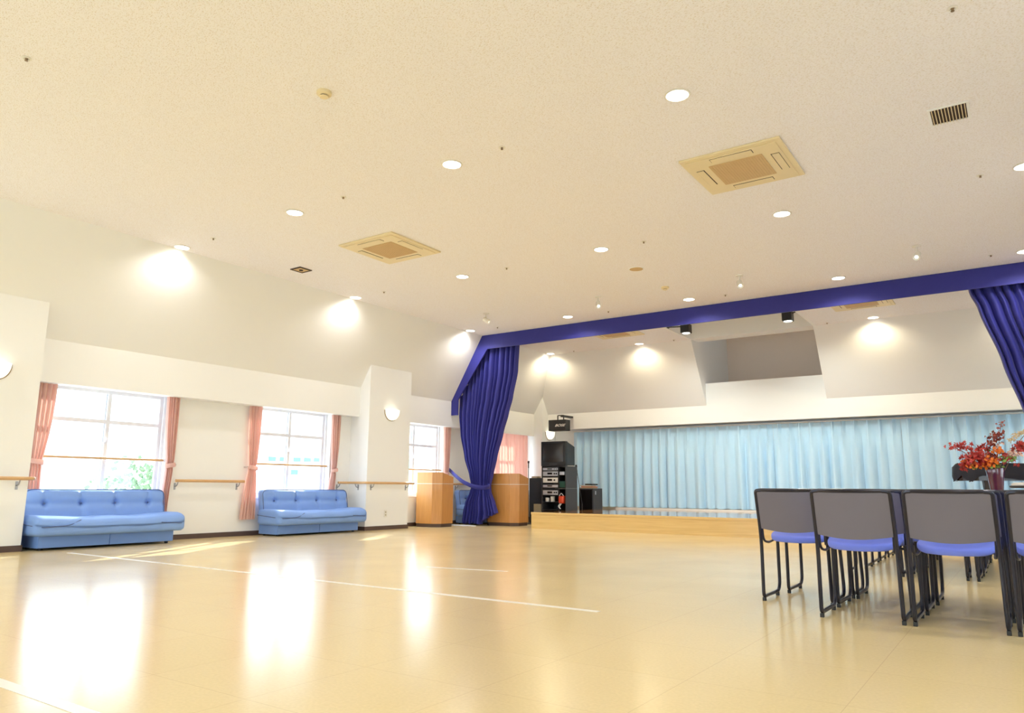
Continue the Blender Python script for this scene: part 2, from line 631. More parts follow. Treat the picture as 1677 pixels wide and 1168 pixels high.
# baseboards
for nm, f in (('baseboard_left', lambda x: x), ('baseboard_right', lambda x: -8.6 - x)):
    bm = B()
    t = 0.012
    y = YF
    for a, b in PIL:
        if a > y:
            box(bm, f(XW), f(XW + t), y, a, 0, 0.07)
        box(bm, f(XP), f(XP + t), max(a, YF), min(b, YW), 0, 0.07)
        if a > YF:
            box(bm, f(XW), f(XP + t), a - t, a, 0, 0.07)
        if b < YW:
            box(bm, f(XW), f(XP + t), b, b + t, 0, 0.07)
        y = b
    struct(nm, bm, base_m)
bm = B()
box(bm, XP, -8.6 - XP, YW - 0.012, YW, 0, 0.07)
struct('baseboard_back', bm, base_m)


# ------------------------------------------------------------------ windows
def window(n, y0, y1, mir=False):
    f = (lambda x: x) if not mir else (lambda x: -8.6 - x)
    xa, xb = XW - 0.19, XW - 0.11
    bm = B()
    fwid = 0.035
    for (a, b, c, d) in ((y0 + fwid, y1 - fwid, WZ0, WZ0 + fwid), (y0 + fwid, y1 - fwid, WZ1 - fwid, WZ1),
                         (y0, y0 + fwid, WZ0, WZ1), (y1 - fwid, y1, WZ0, WZ1)):
        box(bm, f(xa), f(xb), a, b, c, d)
    box(bm, f(xb + 0.001), f(XW + 0.015), y0 + 0.001, y1 - 0.001, WZ0 + 0.0005, WZ0 + 0.02)
    root = struct('window_%d' % n, bm, alu_m)
    mid = (y0 + y1) / 2
    for k, (a, b, x0) in enumerate(((y0 + fwid, mid + 0.03, -0.135), (mid - 0.03, y1 - fwid, -0.17))):
        X0, X1 = XW + x0, XW + x0 + 0.028
        bm = B()
        st = 0.048
        for (p, q, c, d) in ((a, a + st, WZ0 + fwid, WZ1 - fwid), (b - st, b, WZ0 + fwid, WZ1 - fwid),
                             (a + st, b - st, WZ0 + fwid, WZ0 + fwid + 0.06), (a + st, b - st, WZ1 - fwid - 0.045, WZ1 - fwid),
                             (a + st, b - st, 1.575, 1.625)):
            box(bm, f(X0), f(X1), p, q, c, d)
        s = obj('sash', bm, alu_m, root)
        bm = B()
        xm = (X0 + X1) / 2
        box(bm, f(xm - 0.003), f(xm + 0.003), a + st, b - st, WZ0 + fwid + 0.06, 1.575)
        box(bm, f(xm - 0.003), f(xm + 0.003), a + st, b - st, 1.625, WZ1 - fwid - 0.045)
        obj('pane', bm, glass_m, s)
    bm = B()
    box(bm, f(XW - 0.105), f(XW - 0.085), mid - 0.012, mid + 0.012, 1.33, 1.37)
    tube(bm, [(f(XW - 0.085), mid, 1.35), (f(XW - 0.07), mid - 0.01, 1.38), (f(XW - 0.075), mid - 0.03, 1.40)], 0.006, 6)
    obj('lock', bm, alu_m, root)
    return root


wn = 1
for (a, b) in WIN:
    window(wn, a, b)
    wn += 1
for (a, b) in WIN:
    window(wn, a, b, True)
    wn += 1
for (a, b) in FILL_WIN:  # frames and glass for the added fill openings, numbered after the side windows
    bm = B()
    for (p, q, c, d) in ((a + 0.05, b - 0.05, 0.08, 0.13), (a + 0.05, b - 0.05, 2.35, 2.4), (a, a + 0.05, 0.08, 2.4), (b - 0.05, b, 0.08, 2.4),
                         ((a + b) / 2 - 0.03, (a + b) / 2 + 0.03, 0.08, 2.4)):
        box(bm, p, q, YF - 0.08, YF - 0.03, c, d)
    r = struct('window_%d' % wn, bm, alu_m)
    wn += 1
    bm = B()
    box(bm, a + 0.051, b - 0.051, YF - 0.025, YF - 0.019, 0.131, 2.349)
    obj('pane', bm, glass_m, r)
bm = B()
box(bm, WX0, WX1, 15.98, 16.10, 5.01, 5.02)  # unseen glazed slot, added in the roof to lighten the alcove
struct('window_skylight', bm, glass_m)
# ------------------------------------------------------------------ stage
STX0, STX1 = -7.85, 0.9
st = thing('stage', 'low oak-faced stage platform with dark glossy deck below the pale blue curtains', 'stage', (0, 0, 0))
bm = B()
box(bm, STX0, STX1, 12.1, YW - 0.02, 0.0, 0.275)
obj('riser', bm, oak_m, st)
bm = B()
box(bm, STX0, STX1, 12.1, YW - 0.02, 0.275, 0.30)
obj('deck', bm, deck_m, st)
bm = B()
box(bm, STX0, STX1, 12.085, 12.1, 0.262, 0.302, bev=0.003)
obj('nosing', bm, oak_m, st)
bm = B()
box(bm, -7.8, 0.9, 15.585, 15.61, 0.30, 0.335)
b_ = struct('trim_1', bm, white_pl)

# floor markings
for pts in (((-9.0, 4.255), (-2.27, 4.275)), ((-3.45, 1.385), (-2.2, 1.385)), ((-4.85, 5.60), (-4.0, 5.77))):
    (xa, ya), (xb, yb) = pts
    d = Vector((xb - xa, yb - ya, 0)).normalized()
    n = Vector((-d.y, d.x, 0)) * 0.028
    bm = B()
    vs = [Vector((xa, ya, 0.0005)) + n, Vector((xa, ya, 0.0005)) - n, Vector((xb, yb, 0.0005)) - n, Vector((xb, yb, 0.0005)) + n]
    prism(bm, [(v.x, v.y) for v in vs], 'z', 0.0002, 0.0014)
    struct('floor_line', bm, line_m)


# ------------------------------------------------------------------ fabric: pelmet and drapes
def pelmet_outline():
    f = lambda x: -8.6 - x
    L = [(XS - 0.0, ZC - 0.004), (XB + 0.002, ZB1 + 0.0), (XB + 0.004, 2.25), (-9.665, 2.25), (-9.665, 2.57), (-8.915, 3.585)]
    R = [(f(x), z) for x, z in L][::-1]
    return L + R


bm = B()
prism(bm, pelmet_outline(), 'y', YV, YV + 0.03)
v = obj('pelmet', bm, fabric_navy)
tag(v, 'long ultramarine pelmet across the ceiling and down the slope before the stage', 'pelmet')


def stage_drape(name, Ltab, hook, label, mir=False):
    """gathered drape; Ltab rows: (z, xl, xr, fold amplitude)"""
    root = thing(name, label, 'curtain', (0, 0, 0))
    rnd = random.Random(3 if mir else 5)
    nf = 13
    ph = [rnd.uniform(-0.5, 0.5) for _ in range(40)]
    wts = [rnd.uniform(0.5, 1.3) for _ in range(nf)]
    wts[0] = wts[-1] = 0.45
    tot = sum(wts)
    cum = [0]
    for w in wts:
        cum.append(cum[-1] + w / tot)
    ztop, zlow = 3.76, 0.05

    def fold(u):
        for k in range(nf):
            if u <= cum[k + 1] + 1e-9:
                t = (u - cum[k]) / (cum[k + 1] - cum[k])
                return abs(math.sin(PI * t)) ** 0.7 * (0.75 + 0.5 * (wts[k] - 0.5)), k
        return 0, nf - 1

    def fn(u, v):
        xt = Ltab[0][1] + (Ltab[0][2] - Ltab[0][1]) * u
        xm_ = xt if not mir else -8.6 - xt
        zt = min(ztop, ZC - max(0.0, XS - xm_ + 0.06) / 0.591 - 0.06)
        zb = 0.045 + 0.2 * max(0, (u - 0.62) / 0.38) ** 0.6 if not mir else 0.335
        zb += 0.015 * math.sin(u * 40)
        z = zt + (zb - zt) * v
        xl, xr, amp = lerp_table(Ltab, z)
        a, k = fold(u)
        uu = u + 0.005 * math.sin(1.3 * z + k * 1.7) * math.sin(PI * u)
        x = xl + (xr - xl) * uu
        d = YV + 0.235 - a * amp * 1.25 * (1 + 0.12 * math.sin(0.9 * z + k))
        # bulge forward just above and below the tie
        return (x, d, z)
    bm = B()
    sheet(bm, fn, nf * 9, 60, 0.004)
    obj('drape', bm, fabric_navy, root, smooth=True)
    return root


LT = [(3.76, -9.72, -8.26, 0.10), (3.1, -9.74, -8.30, 0.10), (2.57, -9.75, -8.42, 0.10),
      (2.25, -9.75, -8.52, 0.11), (1.85, -9.69, -8.65, 0.12), (1.36, -9.57, -8.80, 0.12), (1.0, -9.44, -8.89, 0.11), (0.84, -9.42, -8.94, 0.08),
      (0.76, -9.42, -8.95, 0.07), (0.66, -9.44, -8.93, 0.09), (0.45, -9.53, -8.83, 0.13), (0.25, -9.58, -8.76, 0.14), (0.05, -9.60, -8.80, 0.14)]
ld = stage_drape('stage_drape', LT, None, 'ultramarine stage drape tied back with a band, left of the stage', False)
bm = B()
pts = fillet([(-10.03, 12.27, 1.12), (-9.80, 12.10, 1.05), (-9.60, 11.99, 0.965), (-9.42, 11.96, 0.87), (-9.2, 11.96, 0.79),
              (-9.0, 11.97, 0.755), (-8.91, 12.05, 0.76), (-8.90, 12.2, 0.78), (-9.05, 12.26, 0.82)], 0.08, 4)
tube(bm, pts, 0.03, 8, flat=(0.012, 0.044))
obj('tieback', bm, fabric_navy, ld, smooth=True)
RT = [(3.76, -0.43, 1.12, 0.10), (3.58, -0.41, 1.12, 0.10), (3.34, -0.325, 1.13, 0.10), (2.53, -0.105, 1.15, 0.10), (1.77, 0.085, 1.08, 0.11),
      (1.2, 0.25, 0.98, 0.11), (0.84, 0.34, 0.83, 0.08), (0.76, 0.35, 0.82, 0.07), (0.66, 0.34, 0.84, 0.09), (0.30, 0.22, 0.98, 0.13)]
rd = stage_drape('stage_drape', RT, None, 'ultramarine stage drape hanging at the right edge, beside the flower arrangement', True)
# shift so that it hangs clear of the stage deck front
bm = B()
tube(bm, fillet([(1.4, 12.2, 1.12), (1.0, 12.0, 0.95), (0.7, 11.97, 0.82), (0.4, 11.98, 0.77), (0.31, 12.1, 0.78)], 0.08, 4), 0.03, 8, flat=(0.012, 0.044))
obj('tieback', bm, fabric_navy, rd, smooth=True)


# pale blue pinch-pleated curtain along the back wall
def pleated(name, x0, x1, z0, z1, label, nfold, seedv, y=YC, mat_=fabric_sky, group=None, amp=0.12, lean=0.0):
    rnd = random.Random(seedv)
    ws = [rnd.uniform(0.8, 1.2) for _ in range(nfold)]
    tot = sum(ws)
    cum = [0]
    for w in ws:
        cum.append(cum[-1] + w / tot)
    ks = [rnd.uniform(-1, 1) for _ in range(nfold)]
    root = thing(name, label, 'curtain', (0, 0, 0), group=group)

    def fn(u, v):
        k = 0
        while k < nfold - 1 and u > cum[k + 1]:
            k += 1
        t = (u - cum[k]) / (cum[k + 1] - cum[k])
        # pinch at the heading, opening into a round fold below
        p_top = max(0.0, 1 - abs(t - 0.5) * 7)
        p_low = (0.5 - 0.5 * math.cos(2 * PI * t)) ** 0.6
        op = min(1, v * 2.8)
        a = (p_top ** 0.8 * 0.9) * (1 - op) + (p_low * (0.8 + 0.3 * ks[k])) * op
        tt = t + 0.10 * ks[k] * math.sin(PI * t) * op
        x = x0 + (x1 - x0) * (cum[k] + tt * (cum[k + 1] - cum[k]))
        z = z1 + (z0 - z1) * v + (0.008 * math.sin(2 * PI * t) * v)
        return (x, y - a * amp * (1.0 + 0.25 * v), z)
    bm = B()
    sheet(bm, fn, nfold * 10, 22, 0.004)
    obj('fabric', bm, mat_, root, smooth=True)
    return root


for k, (a, b) in enumerate(((-8.98, -6.605), (-6.60, -4.225), (-4.22, -1.845), (-1.84, 0.55))):
    lab = ['pale blue pleated curtain at the left end behind the audio rack', 'pale blue pleated curtain second from the left on the back wall',
           'pale blue pleated curtain third from the left, behind the leftmost chairs', 'pale blue pleated curtain at the right end behind the flowers'][k]
    pleated('pleated_curtain', a, b, 0.345, 2.10, lab, 11, 20 + k, group='pale blue curtains on the back wall')
bm = B()
box(bm, -9.0, 0.6, YC - 0.02, YC + 0.02, 2.105, 2.125)
cr = obj('curtain_rail', bm, white_pl)
tag(cr, 'thin white curtain rail above the pale blue curtains', 'curtain rail')


# pink curtains at the side windows
def pink_tied(yc0, yc1, yt0, yt1, yb0, yb1, zb, label, side):
    """top span, tie span, bottom span along Y"""
    root = thing('window_curtain', label, 'curtain', (0, 0, 0), group='pink tied window curtains')
    x = -9.975
    nf = 6
    zt = 2.008
    ztie = 1.04
    rnd = random.Random(int(yc0 * 10))
    ks = [rnd.uniform(0.6, 1.1) for _ in range(nf)]

    def fn(u, v):
        z = zt + (zb - zt) * v
        if z > ztie:
            t = (zt - z) / (zt - ztie)
            t = t ** 2.2
            a, b = yc0 + (yt0 - yc0) * t, yc1 + (yt1 - yc1) * t
        else:
            t = (ztie - z) / (ztie - zb)
            t = 1 - (1 - t) ** 1.6
            a, b = yt0 + (yb0 - yt0) * t, yt1 + (yb1 - yt1) * t
        k = min(nf - 1, int(u * nf))
        t2 = u * nf - k
        am = 0.05 * ks[k] * (0.65 if abs(z - ztie) < 0.06 else 1)
        return (x + abs(math.sin(PI * t2)) ** 0.8 * am - 0.02, a + (b - a) * u, z)
    bm = B()
    sheet(bm, fn, nf * 10, 36, 0.003, Vector((1, 0, 0)))
    obj('fabric', bm, fabric_pink, root, smooth=True)
    bm = B()
    c0, c1 = min(yt0, yt1), max(yt0, yt1)
    n = 20
    tube(bm, [(x + 0.012 + 0.047 * math.cos(2 * PI * i / n), (c0 + c1) / 2 + ((c1 - c0) / 2 + 0.015) * math.sin(2 * PI * i / n), ztie + 0.012 * side * math.sin(2 * PI * i / n))
              for i in range(n)], 0.02, 8, closed=True, flat=(0.006, 0.03))
    tb = obj('tieback', bm, fabric_pink, root, smooth=True)
    ye = c1 + 0.01 if side > 0 else c0 - 0.01
    bm = B()
    tube(bm, [(-10.05, ye + 0.03 * side, ztie + 0.01), (-9.98, ye + 0.03 * side, ztie + 0.01), (-9.965, ye + 0.005 * side, ztie + 0.02)], 0.006, 6)
    obj('hook', bm, metal_m, tb)
    return root


pink_tied(4.03, 4.37, 4.10, 4.28, 4.06, 4.30, 0.30, 'pink curtain tied back at the left side of the leftmost window', -1)
pink_tied(5.84, 6.03, 5.90, 6.01, 5.86, 5.96, 0.30, 'pink curtain tied back at the right side of the leftmost window', 1)
pink_tied(7.22, 7.45, 7.27, 7.40, 7.17, 7.44, 0.25, 'pink curtain hanging left of the middle window, its hem showing beside the sofa', -1)
pink_tied(8.92, 9.12, 8.96, 9.06, 8.86, 9.04, 0.30, 'pink curtain gathered at the right side of the middle window', 1)
pink_tied(12.0, 12.2, 12.03, 12.14, 11.98, 12.14, 0.30, 'pink curtain at the right of the window beside the ultramarine drape', 1)

rt_ = thing('window_curtain', 'pink curtain drawn closed behind the ultramarine stage drape', 'curtain', (0, 0, 0))


def fnp(u, v):
    nf = 14
    k = min(nf - 1, int(u * nf))
    t = u * nf - k
    return (-9.93 + abs(math.sin(PI * t)) ** 0.8 * (0.05 + 0.012 * math.sin(k * 2.3)), 13.45 + (15.12 - 13.45) * u, 2.008 - (1.7) * v)


bm = B()
sheet(bm, fnp, 14 * 9, 20, 0.003, Vector((1, 0, 0)))
obj('fabric', bm, fabric_pink, rt_, smooth=True)

# bars across the windows
for (a, b), lab in zip(WIN[1:4], ('thin wooden bar across the leftmost window', 'thin wooden bar across the middle window',
                                  'thin wooden bar across the window behind the left lectern')):
    r = thing('window_bar', lab, 'rail', (0, 0, 0), group='bars across the windows')
    bm = B()
    tube(bm, [(-10.10, a + 0.02, 1.11), (-10.10, b - 0.02, 1.11)], 0.016, 10)
    obj('bar', bm, rail_m, r, smooth=True)
    for y in (a + 0.01, b - 0.01):
        bm = B()
        lathe(bm, [(0.024, -0.009), (0.024, 0.009)], (-10.10, y, 1.11), 12, 'y')
        obj('end_cap', bm, alu_m, r, smooth=True)


# wooden handrails with metal brackets
def bracket(parent, p, nrm):
    """p: point on wall, nrm: outward direction (unit 2D)"""
    x, y = p
    nx, ny = nrm
    bm = B()
    tx, ty = -ny, nx
    w = 0.014
    q = [(x + tx * w, y + ty * w), (x - tx * w, y - ty * w), (x - tx * w + nx * 0.005, y - ty * w + ny * 0.005), (x + tx * w + nx * 0.005, y + ty * w + ny * 0.005)]
    prism(bm, q, 'z', 0.70, 0.795)
    pts = fillet([(x, y, 0.75), (x + nx * 0.05, y + ny * 0.05, 0.75), (x + nx * 0.08, y + ny * 0.08, 0.808)], 0.03, 4)
    tube(bm, pts, 0.008, 8)
    return obj('bracket', bm, metal_m, parent, smooth=True)


def handrail(label, pts, brs):
    r = thing('handrail', label, 'handrail', (0, 0, 0), group='wooden wall handrails')
    bm = B()
    tube(bm, fillet([(a, b, 0.828) for a, b in pts], 0.05, 4), 0.018, 12, flat=(0.017, 0.021))
    obj('rail', bm, rail_m, r, smooth=True)
    for p, n in brs:
        bracket(r, p, n)
    return r


handrail('wooden handrail on the pier at the left edge under the wall lamp', [(-9.58, 2.87), (-9.52, 2.92), (-9.52, 4.02), (-9.6, 4.06)],
         [((XP, 3.1), (1, 0)), ((XP, 3.88), (1, 0))])
handrail('wooden handrail between the leftmost and middle windows', [(-9.97, 6.06), (-9.97, 7.20)],
         [((XW, 6.10), (1, 0)), ((XW, 7.12), (1, 0))])
handrail('wooden handrail wrapping round the pier with the lit wall lamp', [(-9.97, 9.12), (-9.97, 9.36), (-9.52, 9.36), (-9.52, 10.61), (-9.6, 10.64)],
         [((XW, 9.16), (1, 0)), ((-9.80, 9.44), (0, -1)), ((XP, 9.55), (1, 0)), ((XP, 10.45), (1, 0))])
handrail('wooden handrail on the wall behind the ultramarine drape', [(-9.97, 12.30), (-9.97, 13.3)], [((XW, 12.5), (1, 0)), ((XW, 13.2), (1, 0))])


# ------------------------------------------------------------------ sofas
def sofa(loc, label):
    """local: back against x=0, length along y 0..1.86, front towards +x"""
    L = 1.86
    r = thing('sofa', label, 'sofa', loc, group='blue sofas along the window wall')
    bm = B()
    box(bm, 0.06, 0.50, 0.10, L - 0.08, 0.025, 0.165, bev=0.008)
    obj('base', bm, sofa_m, r, smooth=True)
    for a, b in ((0.104, L / 2 - 0.004), (L / 2 + 0.004, L - 0.084)):
        bm = B()
        box(bm, 0.495, 0.515, a, b, 0.028, 0.160, bev=0.006)
        obj('drawer', bm, sofa_m, r, smooth=True)
    for x, y in ((0.12, 0.16), (0.12, L - 0.14), (0.45, 0.16), (0.45, L - 0.14)):
        bm = B()
        lathe(bm, [(0.022, 0), (0.026, 0.03)], (x, y, 0), 12)
        obj('foot', bm, sofa_foot, r)

    def seatfn(uvw, p):
        u, v, w = uvw
        e = abs(v - 0.5) * 2
        # puffed ends, dished middle, drooping front lip
        p.z += 0.028 * e ** 4 * (1 if w > 0.3 else 0) - 0.012 * (1 - e ** 2) * (w > 0.5)
        p.z -= 0.045 * max(0, u - 0.75) / 0.25 * (w > 0.5)
        p.x += 0.025 * math.sin(PI * v)
        if w > 0.6 and u > 0.2:
            p.z += 0.010 * math.sin(PI * v * 3) ** 2
        return p
    bm = B()
    rbox(bm, 0.12, 0.66, 0.0, L, 0.165, 0.385, 0.055, (14, 40, 8), seatfn)
    s = obj('seat_cushion', bm, sofa_m, r, smooth=True)
    bm = B()
    tube(bm, fillet([(0.14, -0.002, 0.315), (0.58, -0.002, 0.285), (0.672, 0.06, 0.27), (0.682, 0.36, 0.285), (0.64, 0.50, 0.345)], 0.08, 5), 0.006, 6)
    obj('piping', bm, sofa_pipe, s, smooth=True)
    bm = B()
    tube(bm, fillet([(0.14, L + 0.002, 0.315), (0.58, L + 0.002, 0.285), (0.672, L - 0.06, 0.265), (0.682, L - 0.36, 0.285)], 0.08, 5), 0.006, 6)
    obj('piping', bm, sofa_pipe, s, smooth=True)

    buttons = [0.27, 0.70, 1.13, 1.57]

    def backfn(uvw, p):
        u, v, w = uvw
        if u > 0.5:
            z = p.z
            d = 0
            for yb in buttons:
                dy = p.y - yb
                d += 0.035 * math.exp(-(dy * dy) / 0.0016 - (z - 0.53) ** 2 / 0.0016)
                d += 0.022 * math.exp(-(dy * dy) / 0.0008) * (1 if z > 0.50 else 0.5)
            d += 0.014 * math.exp(-((z - 0.53) ** 2) / 0.0012)
            p.x -= d
        p.x -= 0.18 * (p.z - 0.33)       # raked
        e = abs(v - 0.5) * 2
        p.z -= 0.012 * (1 - e ** 2) * (w > 0.8)
        return p
    bm = B()
    rbox(bm, 0.10, 0.25, 0.03, L - 0.06, 0.31, 0.705, 0.055, (5, 84, 24), backfn)
    bk = obj('back_cushion', bm, sofa_m, r, smooth=True)
    for yb in buttons:
        bm = B()
        lathe(bm, [(0.0, 0.010), (0.010, 0.008), (0.013, 0.0)], (0.175, yb, 0.53), 10, 'x')
        obj('button', bm, sofa_pipe, bk, smooth=True)
    bm = B()
    def bp_(y, z):
        return (0.238 - 0.18 * (z - 0.33), y, z)
    tube(bm, fillet([bp_(0.04, 0.34), bp_(0.04, 0.70), bp_(L - 0.07, 0.70), bp_(L - 0.07, 0.34)], 0.09, 6), 0.007, 6)
    obj('piping', bm, sofa_pipe, bk, smooth=True)
    return r


s1 = sofa((-10.03, 4.04, 0), 'light blue tufted sofa under the leftmost window')
s2 = dup(s1, (-10.03, 7.42, 0), label='light blue tufted sofa under the middle window beside the pier')
s3 = dup(s1, (-10.03, 12.34, 0), label='blue sofa half hidden behind the ultramarine drape and left lectern')


# ------------------------------------------------------------------ sled-base chairs
def make_chair(label):
    r = thing('stacking_chair', label, 'chair', (0, 0, 0))
    tr_ = 0.0122
    HW = 0.2215
    zt = 0.752

    def side(s):
        x = s * HW
        bm = B()
        pts = fillet([(x * 0.96, 0.385, 0.42), (x, 0.415, 0.03), (x, 0.0, 0.03), (x * 0.985, -0.005, 0.44), (x * 0.97, -0.10, zt), (x * 0.78, -0.105, zt + 0.003)],
                     {1: 0.085, 2: 0.035, 3: 0.12, 4: 0.05}, 6)
        tube(bm, pts, tr_, 8)
        o = obj('side_frame', bm, tube_m, r, smooth=True)
        for y in (0.012, 0.345):
            bm = B()
            box(bm, x - 0.011, x + 0.011, y - 0.012, y + 0.012, 0.0, 0.024, bev=0.003)
            obj('glide', bm, glide_m, o)
        bm = B()
        tube(bm, fillet([(x * 0.93, -0.012, 0.495), (x * 0.92, 0.0, 0.405), (x * 0.86, 0.075, 0.392), (x * 0.86, 0.34, 0.415)], 0.05, 5), 0.008, 8)
        obj('seat_rail', bm, tube_m, r, smooth=True)
        return o
    side(-1)
    side(1)
    bm = B()
    tube(bm, [(-HW * 0.79 + 2 * HW * 0.79 * i / 12, -0.105 - 0.028 * math.sin(PI * i / 12), zt + 0.003) for i in range(13)], tr_, 8)
    obj('top_rail', bm, tube_m, r, smooth=True)
    bm = B()
    tube(bm, [(-HW, 0.385, 0.400), (HW, 0.385, 0.400)], 0.008, 8)
    obj('cross_bar', bm, tube_m, r, smooth=True)

    def backpt(u, v, off):
        z = 0.748 - (0.748 - 0.492) * v - 0.022 * math.sin(PI * u) * v
        t = (z - 0.44) / (0.752 - 0.44)
        y = -0.005 - 0.095 * t
        half = HW * (0.985 - 0.015 * t) - 0.006
        bow = -0.045 * math.sin(PI * u) * (0.6 + 0.4 * v)
        return (-half + 2 * half * u, y + bow + off, z)
    bm = B()
    sheet(bm, lambda u, v: backpt(u, v, -0.006), 14, 8, 0.008)
    obj('back_shell', bm, shell_m, r, smooth=True)
    bm = B()
    sheet(bm, lambda u, v: backpt(0.03 + 0.94 * u, 0.04 + 0.92 * v, 0.003), 14, 8, 0.016)
    obj('backrest', bm, seat_m, r, smooth=True)

    def seatfn(uvw, p):
        u, v, w = uvw
        p.z += 0.035 * v - 0.030 * max(0, 0.35 - v) * 0 + 0.008 * ((u - 0.5) * 2) ** 2
        if v < 0.5:
            k = (0.5 - v) / 0.5
            p.x *= 1 - 0.20 * k * k
            p.y += 0.05 * k * (abs(u - 0.5) * 2) ** 2
        if v > 0.85:
            p.z -= 0.03 * (v - 0.85) / 0.15
        return p
    bm = B()
    rbox(bm, -0.205, 0.205, 0.03, 0.45, 0.392, 0.438, 0.02, (12, 12, 4), seatfn)
    obj('seat', bm, seat_m, r, smooth=True)
    return r


HWF = 0.2325
rows = [
    ('A', 4.915, [-1.087, -0.587, -0.094]),
    ('B', 5.385, [-1.564, -1.084, -0.572, -0.075]),
    ('C', 5.885, [-1.524, -1.051, -0.560, -0.066]),
    ('D', 7.60, [-1.415, -0.922, -0.399]),
    ('E', 8.09, [-1.355, -0.872, -0.385]),
    ('F', 8.61, [-1.372, -0.880, -0.390]),
    ('G', 9.12, [-1.378, -0.885, -0.392]),
    ('H', 9.65, [-1.372, -0.880, -0.385]),
]
row_words = {
    'A': 'in the row nearest the camera', 'B': 'in the second row from the camera', 'C': 'in the third row from the camera',
    'D': 'in the first row of the far block of chairs', 'E': 'in the second row of the far block of chairs',
    'F': 'in the third row of the far block of chairs', 'G': 'in the fourth row of the far block of chairs',
    'H': 'in the row of chairs nearest the stage'}
seat_words = {4: ['leftmost chair', 'second chair from the left', 'third chair from the left', 'rightmost visible chair'],
              3: ['leftmost chair', 'middle chair', 'rightmost visible chair']}
chair0 = make_chair('x')
first = True
rc = random.Random(11)
for key, y, xs in rows:
    for i, x in enumerate(xs):
        lab = 'grey-backed blue-seated ' + seat_words[len(xs)][i] + ' ' + row_words[key]
        loc = (x + HWF - 0.011, y - 0.012 + rc.uniform(-0.008, 0.008) * (key not in 'AB'), 0)
        rz = 0 if key in 'AC' else rc.uniform(-0.015, 0.015)
        if first:
            chair0.location = loc
            chair0['label'] = lab
            chair0['group'] = 'blue-seated chairs in rows'
            first = False
        else:
            dup(chair0, loc, rz, lab, 'blue-seated chairs in rows')


# ------------------------------------------------------------------ ceiling fittings
def spot(name, loc, power, parent=None, size=160, radius=0.07, color=(1.0, 0.96, 0.92), direction=(0, 0, -1), blend=0.6):
    d = bpy.data.lights.new(name, 'SPOT')
    d.energy = power
    d.spot_size = math.radians(size)
    d.spot_blend = blend
    d.shadow_soft_size = radius
    d.color = color
    o = bpy.data.objects.new(name, d)
    COL.objects.link(o)
    o.location = loc
    o.rotation_euler = Vector(direction).to_track_quat('-Z', 'Y').to_euler()
    if parent:
        o.parent = parent
    return o


def make_downlight():
    r = thing('downlight', 'x', 'ceiling light', (0, 0, 0))
    bm = B()
    lathe(bm, [(0.088, 0.0), (0.104, -0.002), (0.104, -0.007), (0.090, -0.010), (0.086, -0.004)], (0, 0, 0), 32)
    obj('trim_ring', bm, white_pl, r, smooth=True)
    bm = B()
    lathe(bm, [(0.088, -0.001), (0.087, -0.005), (0.0, -0.0055)], (0, 0, 0), 32)
    obj('diffuser', bm, lamp_on, r)
    spot('downlight_lamp', (0, 0, -0.02), LAMP_W, r)
    return r


dl0 = make_downlight()
warm_lamp = [c for c in dl0.children if c.type == 'LIGHT'][0].data.copy()
warm_lamp.color = (1.0, 0.86, 0.58)
warm_lamp.energy = LAMP_W * 1.25
IX = [-8.945, -6.674, -4.34, -2.012, 0.29]
JY = [(-0.96, 'row nearest behind the camera'), (2.14, 'x'), (5.245, ''), (8.374, ''), (11.512, ''), (14.60, '')]
rowl = {1: 'in the row above the camera', 2: 'in the row nearest the camera', 3: 'in the middle row', 4: 'in the row just before the blue pelmet', 5: 'over the stage at the back slope'}
coll = ['beside the left slope', 'second from the left slope', 'in the middle of its row', 'fourth from the left slope', 'by the right side']
first = True
for j, (y, _) in enumerate(JY):
    for i, x in enumerate(IX):
        if j == 5 and i == 2:
            continue
        if j <= 1 and i not in (0, 2, 4):
            continue
        lab = 'round downlight ' + coll[i] + ' ' + rowl.get(j, 'behind the camera')
        g = 'round ceiling downlights'
        if first:
            dl0.location = (x, y, ZC)
            dl0['label'] = lab
            dl0['group'] = g
            first = False
        else:
            r_ = dup(dl0, (x, y, ZC), label=lab, group=g)
            if j == 5:
                for ch in r_.children:
                    if ch.type == 'LIGHT':
                        ch.data = warm_lamp


def make_cassette(loc, label):
    r = thing('air_conditioner', label, 'air conditioner', loc, group='cassette air conditioners in the ceiling')
    h = 0.475
    bm = B()
    # panel as a ring with slightly raised rim
    box(bm, -h, h, -h, h, -0.022, 0.0, bev=0.01)
    box(bm, -h + 0.05, h - 0.05, -h + 0.05, h - 0.05, -0.030, -0.022, bev=0.003)
    obj('panel', bm, cream_pl, r)
    g = 0.255
    bm = B()
    box(bm, -g, g, -g, g, -0.037, -0.030, bev=0.003)
    o = obj('intake_grille', bm, grille_m, r)
    bm = B()
    for k in range(1, 20):
        t = -g + 2 * g * k / 20
        box(bm, t - 0.004, t + 0.004, -g + 0.01, g - 0.01, -0.0395, -0.037)
    obj('grille_bar', bm, grille_m, o)
    for k in range(4):
        a = k * PI / 2
        ca, sa = round(math.cos(a)), round(math.sin(a))

        def tb(bm, u0, u1, v0, v1, z0, z1):
            ps = [(u0, v0), (u1, v1)]
            q = [(ca * p[0] - sa * p[1], sa * p[0] + ca * p[1]) for p in ps]
            box(bm, q[0][0], q[1][0], q[0][1], q[1][1], z0, z1)
        bm = B()
        tb(bm, 0.320, 0.398, -0.20, 0.20, -0.0315, -0.030)
        sl = obj('outlet_slot', bm, slot_m, r)
        bm = B()
        tb(bm, 0.329, 0.394, -0.194, 0.194, -0.036, -0.0315)
        obj('louvre', bm, cream_pl, sl)
    return r


